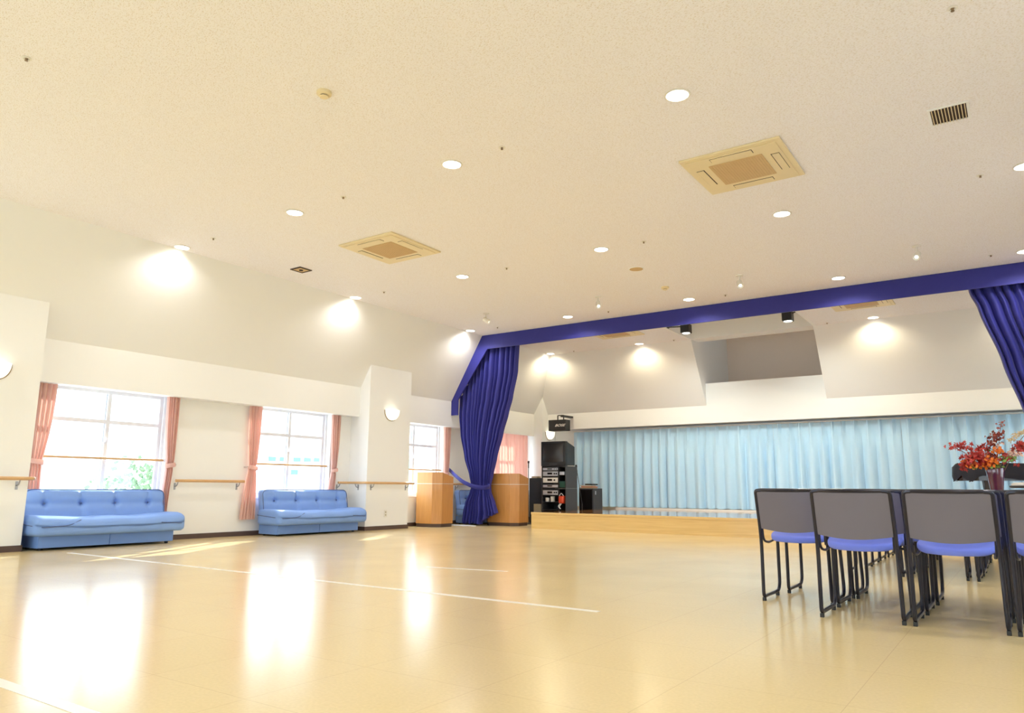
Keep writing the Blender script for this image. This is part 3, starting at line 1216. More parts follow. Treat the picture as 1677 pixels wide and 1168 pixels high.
ac0 = make_cassette((-1.995, 6.88, ZC), 'large square ceiling air conditioner cassette nearer the right, above the chairs')
dup(ac0, (-6.65, 6.80, ZC), label='square ceiling air conditioner cassette on the left half of the ceiling')
dup(ac0, (-6.60, 13.22, ZC), label='ceiling air conditioner above the stage left of the well, mostly hidden by the pelmet')
dup(ac0, (-2.00, 13.22, ZC), label='ceiling air conditioner above the stage right of the well, mostly hidden by the pelmet')

# slotted vent
vn = thing('ceiling_vent', 'dark slotted rectangular vent in the ceiling at upper right', 'vent', (-0.235, 6.795, ZC))
bm = B()
box(bm, -0.129, 0.129, -0.144, 0.144, -0.004, 0.0)
obj('backing', bm, slot_m, vn)
bm = B()
for a, b, c, d in ((-0.13, 0.13, -0.165, -0.145), (-0.13, 0.13, 0.145, 0.165), (-0.15, -0.13, -0.165, 0.165), (0.13, 0.15, -0.165, 0.165)):
    box(bm, a, b, c, d, -0.010, 0.0)
obj('frame', bm, wall_m, vn)
for k in range(11):
    bm = B()
    x = -0.118 + k * 0.0236
    box(bm, x - 0.003, x + 0.003, -0.145, 0.145, -0.016, -0.004)
    obj('slat', bm, cream_pl, vn)

sq = thing('ceiling_hatch', 'small square ceiling diffuser with a dark centre near the left slope', 'vent', (-8.43, 6.80, ZC))
bm = B()
for a, b, c, d in ((-0.085, 0.085, -0.11, -0.085), (-0.085, 0.085, 0.085, 0.11), (-0.11, -0.085, -0.11, 0.11), (0.085, 0.11, -0.11, 0.11)):
    box(bm, a, b, c, d, -0.012, 0.0)
obj('frame', bm, slot_m, sq)
bm = B()
box(bm, -0.085, 0.085, -0.085, 0.085, -0.008, 0)
obj('plate', bm, grille_m, sq)
bm = B()
lathe(bm, [(0.03, -0.008), (0.028, -0.02), (0.0, -0.022)], (0, 0, 0), 16)
obj('core', bm, slot_m, sq)

# sprinkler heads
sp0 = thing('sprinkler_head', 'x', 'sprinkler', (0, 0, 0))
bm = B()
lathe(bm, [(0.032, 0.0), (0.034, -0.004), (0.020, -0.007), (0.019, -0.004)], (0, 0, 0), 16)
obj('rosette', bm, white_pl, sp0, smooth=True)
bm = B()
lathe(bm, [(0.012, -0.005), (0.007, -0.015), (0.012, -0.021), (0.012, -0.023), (0, -0.024)], (0, 0, 0), 12)
obj('nozzle', bm, bronze_m, sp0, smooth=True)
sprk = [(-5.82, 2.07, 'at the upper left corner of the view'), (-0.10, 5.22, 'at the top right near the edge downlight'), (-3.72, 5.22, 'just right of the upper middle downlight'),
        (-5.85, 5.23, 'between the two left cassette-side downlights'), (-8.27, 5.26, 'beside the slope near the leftmost downlight'), (-3.74, 8.40, 'right of the ceiling centre'),
        (-5.87, 8.38, 'left of the ceiling centre'), (-0.08, 8.39, 'left of the large right edge downlight'), (-8.29, 8.37, 'beside the slope at mid length'),
        (-0.09, 11.46, 'before the pelmet at the right'), (-3.74, 11.56, 'before the middle of the pelmet'), (-5.86, 11.55, 'before the pelmet left of centre'),
        (-8.30, 11.55, 'at the left end of the pelmet'), (-8.30, 14.58, 'over the left of the stage'), (-5.87, 14.60, 'left of the ceiling well over the stage'), (-2.81, 14.62, 'right of the ceiling well over the stage')]
for k, (x, y, t) in enumerate(sprk):
    lab = 'tiny ceiling sprinkler ' + t
    if k == 0:
        sp0.location = (x, y, ZC)
        sp0['label'] = lab
        sp0['group'] = 'ceiling sprinkler heads'
    else:
        dup(sp0, (x, y, ZC), label=lab, group='ceiling sprinkler heads')

# detectors and round speaker
det = thing('smoke_detector', 'cream smoke detector alone on the upper left ceiling', 'smoke detector', (-4.345, 3.63, ZC), group='smoke detectors')
bm = B()
lathe(bm, [(0.060, 0.0), (0.060, -0.022), (0.050, -0.030), (0.040, -0.032)], (0, 0, 0), 24)
obj('housing', bm, cream_pl, det, smooth=True)
bm = B()
lathe(bm, [(0.030, -0.030), (0.030, -0.040)], (0, 0, 0), 20)
obj('chamber', bm, slot_m, det)
bm = B()
lathe(bm, [(0.036, -0.040), (0.034, -0.047), (0.0, -0.050)], (0, 0, 0), 20)
obj('cap', bm, cream_pl, det, smooth=True)
dup(det, (-4.37, 10.58, ZC), label='cream smoke detector near the blue pelmet between two spotlights')
rs = thing('ceiling_speaker', 'flat round beige speaker grille in the middle of the ceiling', 'speaker', (-4.33, 9.44, ZC))
bm = B()
lathe(bm, [(0.108, 0.0), (0.108, -0.005), (0.098, -0.008)], (0, 0, 0), 28)
obj('ring', bm, wall_m, rs)
bm = B()
lathe(bm, [(0.097, -0.008), (0.06, -0.011), (0, -0.012)], (0, 0, 0), 28)
obj('grille', bm, grille_m, rs, smooth=True)

# adjustable white spotlights
tgt = {-7.80: (0.5, 0.6, -0.35), -5.53: (0.35, 0.1, -0.8), -3.20: (0.1, 0.25, -0.8), -0.86: (-0.1, -0.3, -0.8)}
aims = [(0.75, 0.35, -0.55), (0.35, -0.5, -0.75), (0.3, -0.55, -0.7), (-0.15, -0.75, -0.6)]
labs = ['white ceiling spotlight at the left end, before the pelmet corner', 'white ceiling spotlight second from the left before the pelmet',
        'white ceiling spotlight third from the left before the pelmet', 'white ceiling spotlight at the right before the pelmet']
for k, (x, y) in enumerate(((-7.80, 10.5), (-5.53, 10.54), (-3.20, 10.58), (-0.87, 10.50))):
    r = thing('ceiling_spotlight', labs[k], 'spotlight', (x, y, ZC), group='white adjustable spotlights')
    bm = B()
    lathe(bm, [(0.055, 0.0), (0.055, -0.008), (0.03, -0.018)], (0, 0, 0), 18)
    obj('canopy', bm, white_pl, r, smooth=True)
    for sx in (-0.038, 0.038):
        bm = B()
        lathe(bm, [(0.009, -0.008), (0.008, -0.014)], (sx, 0, 0), 8)
        obj('screw', bm, grille_m, r)
    bm = B()
    tube(bm, [(0, 0, -0.015), (0, 0, -0.11)], 0.014, 10)
    obj('stem', bm, white_pl, r, smooth=True)
    d = Vector(aims[k]).normalized()
    c0 = Vector((0, 0, -0.125))
    ref = d.orthogonal().normalized()
    bm = B()
    lathe(bm, [(0.026, -0.06), (0.040, -0.045), (0.044, 0.07), (0.041, 0.07), (0.036, 0.055)], (0, 0, 0), 18)
    bm.transform(Matrix.Translation(c0) @ d.to_track_quat('Z', 'Y').to_matrix().to_4x4())
    hd = obj('head', bm, white_pl, r, smooth=True)
    bm = B()
    lathe(bm, [(0.034, 0.050), (0.02, 0.056), (0, 0.058)], (0, 0, 0), 18)
    bm.transform(Matrix.Translation(c0) @ d.to_track_quat('Z', 'Y').to_matrix().to_4x4())
    obj('lens', bm, spot_on, hd, smooth=True)
    spot('spotlight_lamp', tuple(c0 + d * 0.07), 5.0, r, size=70, radius=0.03, color=(0.95, 1.0, 0.92), direction=tuple(d))

# black stage lights on the sides of the ceiling well
for (x, s, lab) in ((-5.17, -1, 'black box stage light at the left of the ceiling well'), (-3.25, 1, 'black box stage light at the right of the ceiling well')):
    y = 13.5
    wx = WX0 if s < 0 else WX1
    r = thing('stage_light', lab, 'stage light', (x, y, 3.75), group='black stage lights')
    bm = B()
    box(bm, -0.085, 0.085, -0.09, 0.09, 0.0, 0.17, bev=0.008)
    h = obj('housing', bm, black_m, r)
    bm = B()
    lathe(bm, [(0.072, -0.004), (0.072, 0.002)], (0, 0, 0), 20)
    obj('lens', bm, spot_on, h)
    bm = B()
    tube(bm, [(0.08 * s, 0, 0.14), (wx - x, 0, 0.16)], 0.012, 8)
    box(bm, wx - x - 0.012 * (s > 0) , wx - x + 0.012 * (s < 0), -0.05, 0.05, 0.14, 0.22)
    obj('arm', bm, black_m, r)
    spot('stage_light_lamp', (0, 0, -0.02), STAGE_W, r, size=118, radius=0.05, color=(0.93, 1.0, 0.95), direction=(0.15 * s, 0.5, -1), blend=1.0)


# ------------------------------------------------------------------ wall sconces
def sconce(loc, label):
    r = thing('wall_sconce', label, 'wall lamp', loc, group='half-bowl wall lamps')
    R, HGT, D = 0.172, 0.19, 0.13
    bm = B()
    # quarter bowl: open on top, glass shell
    nu, nv = 20, 10
    outer, inner = [], []
    for j in range(nv + 1):
        b = j / nv * PI / 2
        ro, zo = math.cos(b) ** 0.8 if j < nv else 0.0, -HGT * math.sin(b)
        ro_, ri_ = [], []
        for i in range(nu + 1):
            a = -PI / 2 + PI * i / nu
            ro_.append(bm.verts.new((D * ro * math.cos(a) + 0.004, R * ro * math.sin(a), zo)))
            ri_.append(bm.verts.new((D * ro * 0.95 * math.cos(a) + 0.004, R * ro * 0.95 * math.sin(a), zo * 0.95)))
        outer.append(ro_)
        inner.append(ri_)
    for j in range(nv):
        for i in range(nu):
            bm.faces.new((outer[j][i], outer[j][i + 1], outer[j + 1][i + 1], outer[j + 1][i]))
            bm.faces.new((inner[j][i], inner[j + 1][i], inner[j + 1][i + 1], inner[j][i + 1]))
    for i in range(nu):
        bm.faces.new((outer[0][i], inner[0][i], inner[0][i + 1], outer[0][i + 1]))
    bmesh.ops.remove_doubles(bm, verts=bm.verts, dist=1e-5)
    obj('glass_bowl', bm, sconce_on, r, smooth=True)
    bm = B()
    pts = [(0.006, (R + 0.004) * math.sin(t) , -(HGT + 0.006) * math.cos(t) ** 0.8 if abs(math.cos(t)) > 1e-6 else 0) for t in
           [(-PI / 2 + 0.01) + (PI - 0.02) * i / 24 for i in range(25)]]
    tube(bm, pts, 0.008, 6)
    obj('back_rim', bm, bronze_m, r, smooth=True)
    spot('sconce_lamp', (0.07, 0, -0.03), SCONCE_W, r, size=150, radius=0.05, color=(1, 0.90, 0.66), direction=(0.15, 0, 1))
    return r


sc = sconce((XP, 3.50, 2.135), 'lit half-bowl wall lamp cut off by the left edge of the view')
dup(sc, (XP, 10.005, 2.165), label='lit half-bowl wall lamp on the pier right of the middle window')
dup(sc, (XP, 15.60, 2.125), label='lit half-bowl wall lamp in the back corner under the small speaker')

# outlet
op = thing('wall_outlet', 'white wall outlet low on the pier beside the middle sofa', 'outlet', (XP, 9.94, 0.285))
bm = B()
box(bm, 0, 0.008, -0.036, 0.036, -0.062, 0.062, bev=0.002)
obj('plate', bm, white_pl, op)
for dz in (-0.025, 0.025):
    bm = B()
    box(bm, 0.008, 0.010, -0.014, 0.014, dz - 0.012, dz + 0.012)
    obj('socket', bm, beige_m, op)


# ------------------------------------------------------------------ lecterns
def lectern(loc, w, label):
    """front faces -y; origin at the front left floor corner of the bounding box"""
    r = thing('lectern', label, 'lectern', loc, group='beech lecterns')
    D, ch = 0.5, 0.14
    out = [(0, ch), (ch, 0), (w - ch, 0), (w, ch), (w - 0.02, D), (0.02, D)]

    def shrink(k):
        c = (w / 2, D / 2)
        return [(c[0] + (x - c[0]) * (1 - k / (w / 2)), c[1] + (y - c[1]) * (1 - k / (D / 2))) for x, y in out]
    zf, zb = 1.045, 0.955

    def body(bm, o, z0, z1f, z1b):
        va = [bm.verts.new((x, y, z0)) for x, y in o]
        vb = [bm.verts.new((x, y, (z1f if z1b is None else z1f + (z1b - z1f) * max(0, (y - ch)) / (D - ch)))) for x, y in o]
        n = len(o)
        bm.faces.new(va[::-1])
        bm.faces.new((vb[0], vb[3], vb[2], vb[1]))
        bm.faces.new((vb[0], vb[5], vb[4], vb[3]))
        for i in range(n):
            bm.faces.new((va[i], va[(i + 1) % n], vb[(i + 1) % n], vb[i]))
        return bm
    bm = body(B(), shrink(0.015), 0, 0.065, None)
    obj('plinth', bm, base_m, r)
    bm = body(B(), out, 0.065, 0.822, None)
    obj('lower_body', bm, beech_m, r)
    bm = body(B(), shrink(0.0015), 0.822, 0.831, None)
    obj('inlay_strip', bm, white_pl, r)
    bm = body(B(), out, 0.831, zf, zb)
    obj('desk_top', bm, beech_m, r)
    return r


lectern((-10.01, 11.08, 0), 0.67, 'beech lectern with chamfered corners left of the tied ultramarine drape')
lectern((-9.27, 12.44, 0), 0.82, 'wider beech lectern with chamfered corners right of the tied ultramarine drape')

# cable coil at foot of the drape
cb = B()
pts = []
rr_ = random.Random(2)
for i in range(70):
    a = i / 70 * 2 * PI * 3
    pts.append((-9.36 + (0.30 + 0.05 * math.sin(a * 0.37)) * math.cos(a) + 0.03 * math.sin(a * 1.3), 11.86 + (0.08 + 0.02 * math.cos(a * 0.6)) * math.sin(a), 0.008 + 0.004 * (i % 3)))
tube(cb, pts, 0.007, 6)
tag(obj('power_cable', cb, cable_m, smooth=True), 'white cable lying in loops at the foot of the ultramarine drape', 'cable')

# ------------------------------------------------------------------ audio corner
RX0, RX1, RY0, RY1 = -8.50, -7.90, 13.50, 13.98


def rack(z0, z1, label, shelves, div=0.42):
    r = thing('equipment_rack', label, 'rack', (RX0, RY0, z0), group='stacked black equipment racks')
    w, d, h = RX1 - RX0, RY1 - RY0, z1 - z0
    bm = B()
    box(bm, w - 0.016, w, 0, d, 0, h, bev=0.002)
    obj('side_panel', bm, dgrey_m, r)
    bm = B()
    box(bm, 0, 0.016, 0, d, 0, h, bev=0.002)
    obj('side_panel', bm, dgrey_m, r)
    bm = B()
    box(bm, 0.016, w - 0.016, d - 0.012, d, 0, h)
    obj('back_panel', bm, black_m, r)
    bm = B()
    box(bm, 0.016, w - 0.016, 0, d, h - 0.018, h)
    obj('top_panel', bm, black_m, r)
    for s in [0.0] + shelves:
        bm = B()
        box(bm, 0.016, div, 0.005, d - 0.012, s, s + 0.014)
        obj('shelf', bm, black_m, r)
    bm = B()
    box(bm, div, div + 0.014, 0.005, d - 0.012, 0.0, h - 0.018)
    obj('divider', bm, black_m, r)
    return r


rk1 = rack(0.0, 0.752, 'black equipment rack standing on the floor behind the stage corner, the lower one', [0.30, 0.46, 0.60])
rk2 = rack(0.754, 1.215, 'black equipment rack stacked below the television, the upper one', [0.10, 0.24, 0.36])


def deck(z0, h, m, label, x0=RX0 + 0.03, x1=RX0 + 0.40, knobs=2, face=None, cat='audio unit', name='audio_unit'):
    r = thing(name, label, cat, (x0, RY0 + 0.01, z0), group='audio units in the racks')
    w = x1 - x0
    bm = B()
    box(bm, 0, w, 0.004, 0.32, 0, h, bev=0.002)
    obj('case', bm, black_m, r)
    bm = B()
    box(bm, 0.0, w, -0.004, 0.004, 0.003, h - 0.003, bev=0.002)
    f = obj('front_panel', bm, m, r)
    bm = B()
    box(bm, w * 0.30, w * 0.62, -0.0055, -0.004, h * 0.35, h * 0.72)
    obj('display', bm, gloss_m, f)
    for k in range(knobs):
        bm = B()
        lathe(bm, [(h * 0.17, -0.004), (h * 0.15, -0.02), (0, -0.021)], (w * (0.78 + 0.13 * k), 0, h * 0.5), 12, 'y')
        obj('knob', bm, silver_m if m is black_m else black_m, f, smooth=True)
    return r


deck(1.128, 0.055, silver_m, 'slim silver audio unit at the top of the upper rack')
deck(1.008, 0.10, silver_m, 'silver amplifier with many buttons in the upper rack')
deck(0.869, 0.11, white_pl, 'white and silver cassette deck in the upper rack', knobs=1)
deck(0.770, 0.06, silver_m, 'slim silver disc player at the foot of the upper rack', knobs=0)
deck(0.615, 0.10, silver_m, 'silver mixer with round knobs at the top of the lower rack', knobs=2)
for k, x in enumerate((-8.40, -8.27)):
    bm = B()
    lathe(bm, [(0.045, 0.0), (0.048, 0.01), (0.048, 0.08 + 0.03 * k), (0.0, 0.085 + 0.03 * k)], (x, RY0 + 0.08, 0.475), 16)
    tag(obj('white_cup', bm, white_pl, smooth=True), ('smaller white cup' if k == 0 else 'taller white cup') + ' on the middle shelf of the lower rack', 'cup', 'white cups in the rack')
bm = B()
rbox(bm, -8.075, -7.95, RY0 - 0.03, RY0 + 0.12, 0.44, 0.60, 0.03, (6, 6, 6))
bg_ = thing('tool_pouch', 'orange-red pouch with a white cord hanging in the rack', 'pouch', (0, 0, 0))
obj('pouch', bm, red_m, bg_, smooth=True)
bm = B()
tube(bm, fillet([(-8.04, RY0 - 0.035, 0.60), (-7.99, RY0 - 0.04, 0.66), (-7.95, RY0 - 0.02, 0.60)], 0.03), 0.006, 6)
tube(bm, fillet([(-8.02, RY0 - 0.04, 0.44), (-8.07, RY0 - 0.045, 0.38), (-7.99, RY0 - 0.045, 0.32), (-8.04, RY0 - 0.045, 0.37), (-7.99, RY0 - 0.04, 0.44)], 0.04), 0.008, 6)
obj('cord', bm, cable_m, bg_, smooth=True)
bm = B()
box(bm, -8.07, -7.93, RY0 + 0.02, RY0 + 0.25, 0.775, 0.90, bev=0.004)
tag(obj('green_box', bm, green_m), 'dark green box in the narrow right bay of the upper rack', 'box')
bm = B()
box(bm, -8.07, -7.95, RY0 + 0.02, RY0 + 0.2, 1.03, 1.10, bev=0.01)
tag(obj('grey_radio', bm, silver_m), 'small silver radio in the narrow right bay of the upper rack', 'radio')
# television
tv = thing('television', 'bulky black tube television on top of the equipment racks', 'television', (RX0, RY0 - 0.02, 1.216))
bm = B()
w = RX1 - RX0
box(bm, 0, w, 0, 0.10, 0, 0.52, bev=0.012)
obj('bezel', bm, black_m, tv)
bm = B()
vb0 = [(0.01, 0.10, 0.01), (w - 0.01, 0.10, 0.01), (w - 0.01, 0.10, 0.51), (0.01, 0.10, 0.51)]
vb1 = [(0.06, 0.50, 0.02), (w - 0.06, 0.50, 0.02), (w - 0.06, 0.50, 0.42), (0.06, 0.50, 0.42)]
a = [bm.verts.new(p) for p in vb0]
b2 = [bm.verts.new(p) for p in vb1]
bm.faces.new(a)
bm.faces.new(b2[::-1])
for i in range(4):
    bm.faces.new((a[i], a[(i + 1) % 4], b2[(i + 1) % 4], b2[i]))
obj('rear_housing', bm, black_m, tv)
bm = B()
rbox(bm, 0.05, w - 0.05, -0.010, 0.004, 0.085, 0.48, 0.006, (12, 2, 8), lambda uvw, p: Vector((p.x, p.y - (0.02 * math.sin(PI * uvw.x) * math.sin(PI * uvw.z) if uvw.y < 0.5 else 0), p.z)))
obj('screen', bm, screen_m, tv, smooth=True)
bm = B()
box(bm, 0.2, 0.4, -0.004, 0.0, 0.03, 0.05)
obj('control_strip', bm, dgrey_m, tv)

# left black cabinets
cbx = thing('speaker_cabinet', 'tall black speaker cabinet between the right lectern and the racks', 'speaker', (-8.98, 13.75, 0))
bm = B()
box(bm, 0, 0.42, 0, 0.40, 0, 0.97, bev=0.006)
obj('case', bm, black_m, cbx)
for z in (0.12, 0.30, 0.62, 0.88):
    bm = B()
    box(bm, 0.36, 0.38, -0.004, 0, z, z + 0.02)
    obj('catch', bm, silver_m, cbx)
bm = B()
box(bm, 0.02, 0.40, -0.006, 0, 0.52, 0.94, bev=0.003)
obj('grille', bm, black_m, cbx)
bm = B()
box(bm, -8.95, -8.80, 13.80, 13.95, 0.97, 1.01, bev=0.004)
tag(obj('paper_box', bm, paper_m), 'small tan box lying on the tall black cabinet', 'box')
bm = B()
box(bm, -8.75, -8.56, 13.575, 13.72, 0.0, 0.42, bev=0.01)
tag(obj('waste_bin', bm, beige_m), 'khaki bin standing between the right lectern and the racks', 'bin')

# right black speaker with papers on top
rsx = thing('floor_speaker', 'waist-high black speaker right of the racks, papers on top', 'speaker', (-8.26, 14.68, 0))
bm = B()
box(bm, 0, 0.36, 0.012, 0.44, 0, 0.755, bev=0.006)
obj('case', bm, dgrey_m, rsx)
bm = B()
box(bm, 0.02, 0.33, 0.0, 0.012, 0.03, 0.73, bev=0.004)
obj('grille', bm, gloss_m, rsx)
bm = B()
box(bm, 0.36, 0.364, 0.10, 0.14, 0.62, 0.70)
obj('badge', bm, silver_m, rsx)
pm = [mat('book_cover_tan', (0.62, 0.45, 0.25), 0.6, vary=(10, 0.1)), mat('book_cover_red', (0.62, 0.20, 0.10), 0.6, vary=(10, 0.1)), mat('book_cover_cream', (0.75, 0.68, 0.52), 0.6, vary=(10, 0.1)), black_m]
z = 0.756
for k, (x0, x1, h) in enumerate(((-8.27, -7.95, 0.022), (-8.22, -7.93, 0.020), (-8.25, -7.98, 0.026), (-8.12, -7.94, 0.03))):
    bm = B()
    box(bm, x0, x1, 14.72, 14.98, z, z + h, bev=0.002)
    z += h + 0.001
    tag(obj('song_book', bm, pm[k]), ['tan book at the bottom of the pile on the right speaker', 'red book second in the pile on the right speaker',
                                      'cream book third in the pile on the right speaker', 'small black case topmost on the pile on the right speaker'][k],
        'book' if k < 3 else 'case', 'pile on the right speaker')


def mic_stand(loc, hgt, label, boom=None):
    r = thing('microphone_stand', label, 'microphone stand', loc, group='microphone stands')
    bm = B()
    lathe(bm, [(0.11, 0), (0.11, 0.012), (0.02, 0.025)], (0, 0, 0), 20)
    obj('base', bm, black_m, r, smooth=True)
    bm = B()
    tube(bm, [(0, 0, 0.02), (0, 0, hgt * 0.6)], 0.011, 8)
    obj('lower_pole', bm, black_m, r, smooth=True)
    bm = B()
    e = Vector((0, 0, hgt)) if not boom else Vector(boom)
    s = Vector((0, 0, hgt * 0.6))
    tube(bm, [s, e], 0.007, 8)
    obj('upper_pole', bm, black_m, r, smooth=True)
    bm = B()
    d = (e - s).normalized()
    tube(bm, [e, e + d * 0.10], 0.012, 8)
    tube(bm, [e + d * 0.10, e + d * 0.15], 0.022, 10)
    obj('microphone', bm, black_m, r, smooth=True)
    return r


mic_stand((-8.80, 13.45, 0), 1.18, 'black microphone stand upright beside the right lectern')
mic_stand((-8.05, 14.45, 0), 0.7, 'black microphone stand leaning left in front of the right speaker', boom=(-0.13, 0.02, 1.12))

# small speaker on the bulkhead
spk = thing('wall_speaker', 'small black speaker on a bracket in the back corner above the racks', 'speaker', (-9.02, 15.12, 2.225))
bm = B()
box(bm, -0.235, 0.235, -0.11, 0.11, -0.13, 0.13, bev=0.008)
cs = obj('case', bm, black_m, spk)
bm = B()
tube(bm, fillet([(-0.04, 0.0, 0.13), (-0.04, 0.0, 0.24), (0.12, 0.0, 0.24), (0.12, 0.0, 0.13)], 0.015, 3), 0.014, 6)
box(bm, 0.05, 0.14, -0.03, 0.42, 0.20, 0.245)
obj('bracket', bm, black_m, spk)
fc = bpy.data.curves.new('lettering', 'FONT')
fc.body = 'BOSE'
fc.size = 0.105
fc.shear = 0.45
fc.extrude = 0.002
fc.offset = 0.002
fc.space_character = 1.05
fc.materials.append(white_pl)
ft = bpy.data.objects.new('lettering', fc)
COL.objects.link(ft)
ft.parent = cs
ft.rotation_euler = (PI / 2, 0, 0)
ft.scale = (1.05, 0.75, 1)
ft.location = (-0.06, -0.112, -0.03)
bpy.context.view_layer.update()
me = bpy.data.meshes.new_from_object(ft)
lt = bpy.data.objects.new('lettering', me)
COL.objects.link(lt)
lt.parent = cs
lt.rotation_euler, lt.scale, lt.location = ft.rotation_euler, ft.scale, ft.location
bpy.data.objects.remove(ft)
lt.name = 'lettering'

# ------------------------------------------------------------------ piano, table, flowers at the right
pn = thing('grand_piano', 'grand piano under a dark cloth on the right of the stage, behind the flowers', 'piano', (-0.90, 13.0, 0.301))
outl = []
for i in range(25):
    t = i / 24
    a = PI * (0.5 + t)
    outl.append((0.42 + 0.42 * math.cos(a), 0.75 + 0.62 * math.sin(a) * -1))
outl = [(0.42 + 0.42 * math.cos(PI / 2 + PI * i / 16), 0.62 + 0.42 * math.sin(PI / 2 + PI * i / 16)) for i in range(17)]
outl += [(0.9, 0.16), (1.35, 0.0), (1.85, 0.0), (1.85, 1.45), (1.35, 1.45), (0.9, 1.18)]
bm = B()
prism(bm, outl, 'z', 0.61, 0.80)
obj('case', bm, piano_m, pn)
bm = B()
o2 = [((x - 0.92) * 1.03 + 0.92, (y - 0.72) * 1.04 + 0.72) for x, y in outl]
n = len(o2)
top, mid_, low = [], [], []
for i, (x, y) in enumerate(o2):
    top.append(bm.verts.new(((x - 0.92) * 0.97 + 0.92, (y - 0.72) * 0.97 + 0.72, 0.86 + 0.02 * math.sin(i * 1.3))))
    mid_.append(bm.verts.new((x, y, 0.82)))
    low.append(bm.verts.new((x + 0.02 * math.sin(i * 2.3), y + 0.02 * math.cos(i * 2.9), 0.64 + 0.05 * math.sin(i * 1.7))))
bm.faces.new(top)
for i in range(n):
    j = (i + 1) % n
    bm.faces.new((top[i], mid_[i], mid_[j], top[j]))
    bm.faces.new((mid_[i], low[i], low[j], mid_[j]))
obj('cloth_cover', bm, cover_m, pn, smooth=True)
for x, y in ((0.45, 0.62), (1.6, 0.2), (1.6, 1.25)):
    bm = B()
    lathe(bm, [(0.05, 0.0), (0.04, 0.08), (0.075, 0.35), (0.095, 0.61)], (x, y, 0), 8)
    obj('leg', bm, piano_m, pn)

bn = thing('round_stool', 'cream round stool with a black rim below the piano at the right edge', 'stool', (0.10, 12.62, 0.301))
bm = B()
lathe(bm, [(0.26, 0.50), (0.285, 0.51), (0.285, 0.53), (0.26, 0.535)], (0, 0, 0), 32)
obj('rim', bm, black_m, bn, smooth=True)
bm = B()
lathe(bm, [(0.262, 0.51), (0.262, 0.56), (0.23, 0.575), (0, 0.58)], (0, 0, 0), 32)
obj('cushion', bm, white_pl, bn, smooth=True)
for k in range(3):
    a = k * 2 * PI / 3 + 0.4
    bm = B()
    tube(bm, [(0.1 * math.cos(a), 0.1 * math.sin(a), 0.50), (0.22 * math.cos(a), 0.22 * math.sin(a), 0.012)], 0.014, 8)
    obj('leg', bm, black_m, bn, smooth=True)

tbx, tby, tbz = -0.295, 11.15, 0.66
tb_ = thing('side_table', 'small round dark table carrying the flower vase, mostly hidden behind the chairs', 'table', (tbx, tby, 0))
bm = B()
lathe(bm, [(0.24, tbz - 0.025), (0.25, tbz - 0.015), (0.25, tbz - 0.002), (0, tbz)], (0, 0, 0), 28)
obj('table_top', bm, piano_m, tb_, smooth=True)
bm = B()
lathe(bm, [(0.18, 0.0), (0.18, 0.02), (0.03, 0.05), (0.025, tbz - 0.025)], (0, 0, 0), 20)
obj('pedestal', bm, piano_m, tb_, smooth=True)

fl = thing('flower_arrangement', 'autumn leaves and flowers in an oxblood glazed vase behind the chairs', 'flower arrangement', (tbx, tby, tbz))
bm = B()
lathe(bm, [(0.05, 0.0), (0.06, 0.02), (0.072, 0.12), (0.088, 0.26), (0.104, 0.36), (0.10, 0.38), (0.09, 0.36), (0.075, 0.26), (0.0, 0.20)], (0, 0, 0), 28)
obj('vase', bm, vase_m, fl, smooth=True)
rf = random.Random(42)


def leaf(bm, p, size, kind='oval'):
    n = Vector((rf.uniform(-1, 1), rf.uniform(-1.2, 0.4), rf.uniform(-0.5, 1))).normalized()
    u = n.orthogonal().normalized()
    q = Matrix.Rotation(rf.uniform(0, 2 * PI), 3, n)
    u = q @ u
    w = n.cross(u)
    p = Vector(p)
    if kind == 'maple':
        pts = []
        for k in range(5):
            a = -1.9 + 0.95 * k
            pts.append((math.cos(a) * size * (1.0 if k == 2 else 0.8), math.sin(a) * size * (1.0 if k == 2 else 0.8)))
            if k < 4:
                a2 = a + 0.475
                pts.append((math.cos(a2) * size * 0.38, math.sin(a2) * size * 0.38))
        c = bm.verts.new(p + n * size * 0.08)
        st_ = bm.verts.new(p - u * size * 0.25)
        vs = [bm.verts.new(p + u * x + w * y - n * size * 0.12 * (abs(y) / size)) for x, y in pts]
        for a, b in zip(vs, vs[1:]):
            bm.faces.new((c, a, b))
        bm.faces.new((c, vs[-1], st_))
        bm.faces.new((c, st_, vs[0]))
    else:
        l, wd = size, size * (0.32 if kind == 'oval' else 0.5)
        v = [bm.verts.new(p), bm.verts.new(p + u * l * 0.5 + w * wd + n * size * 0.12), bm.verts.new(p + u * l), bm.verts.new(p + u * l * 0.5 - w * wd + n * size * 0.12)]
        c = bm.verts.new(p + u * l * 0.5)
        for a, b in ((0, 1), (1, 2), (2, 3), (3, 0)):
            bm.faces.new((c, v[a], v[b]))


def cluster(bm, c, r, n, size, kind):
    for _ in range(n):
        d = Vector((rf.gauss(0, 1), rf.gauss(0, 1), rf.gauss(0, 1)))
        d = d.normalized() * (rf.random() ** 0.5)
        leaf(bm, (c[0] + d.x * r[0], c[1] + d.y * r[1], c[2] + d.z * r[2]), size * rf.uniform(0.7, 1.25), kind)


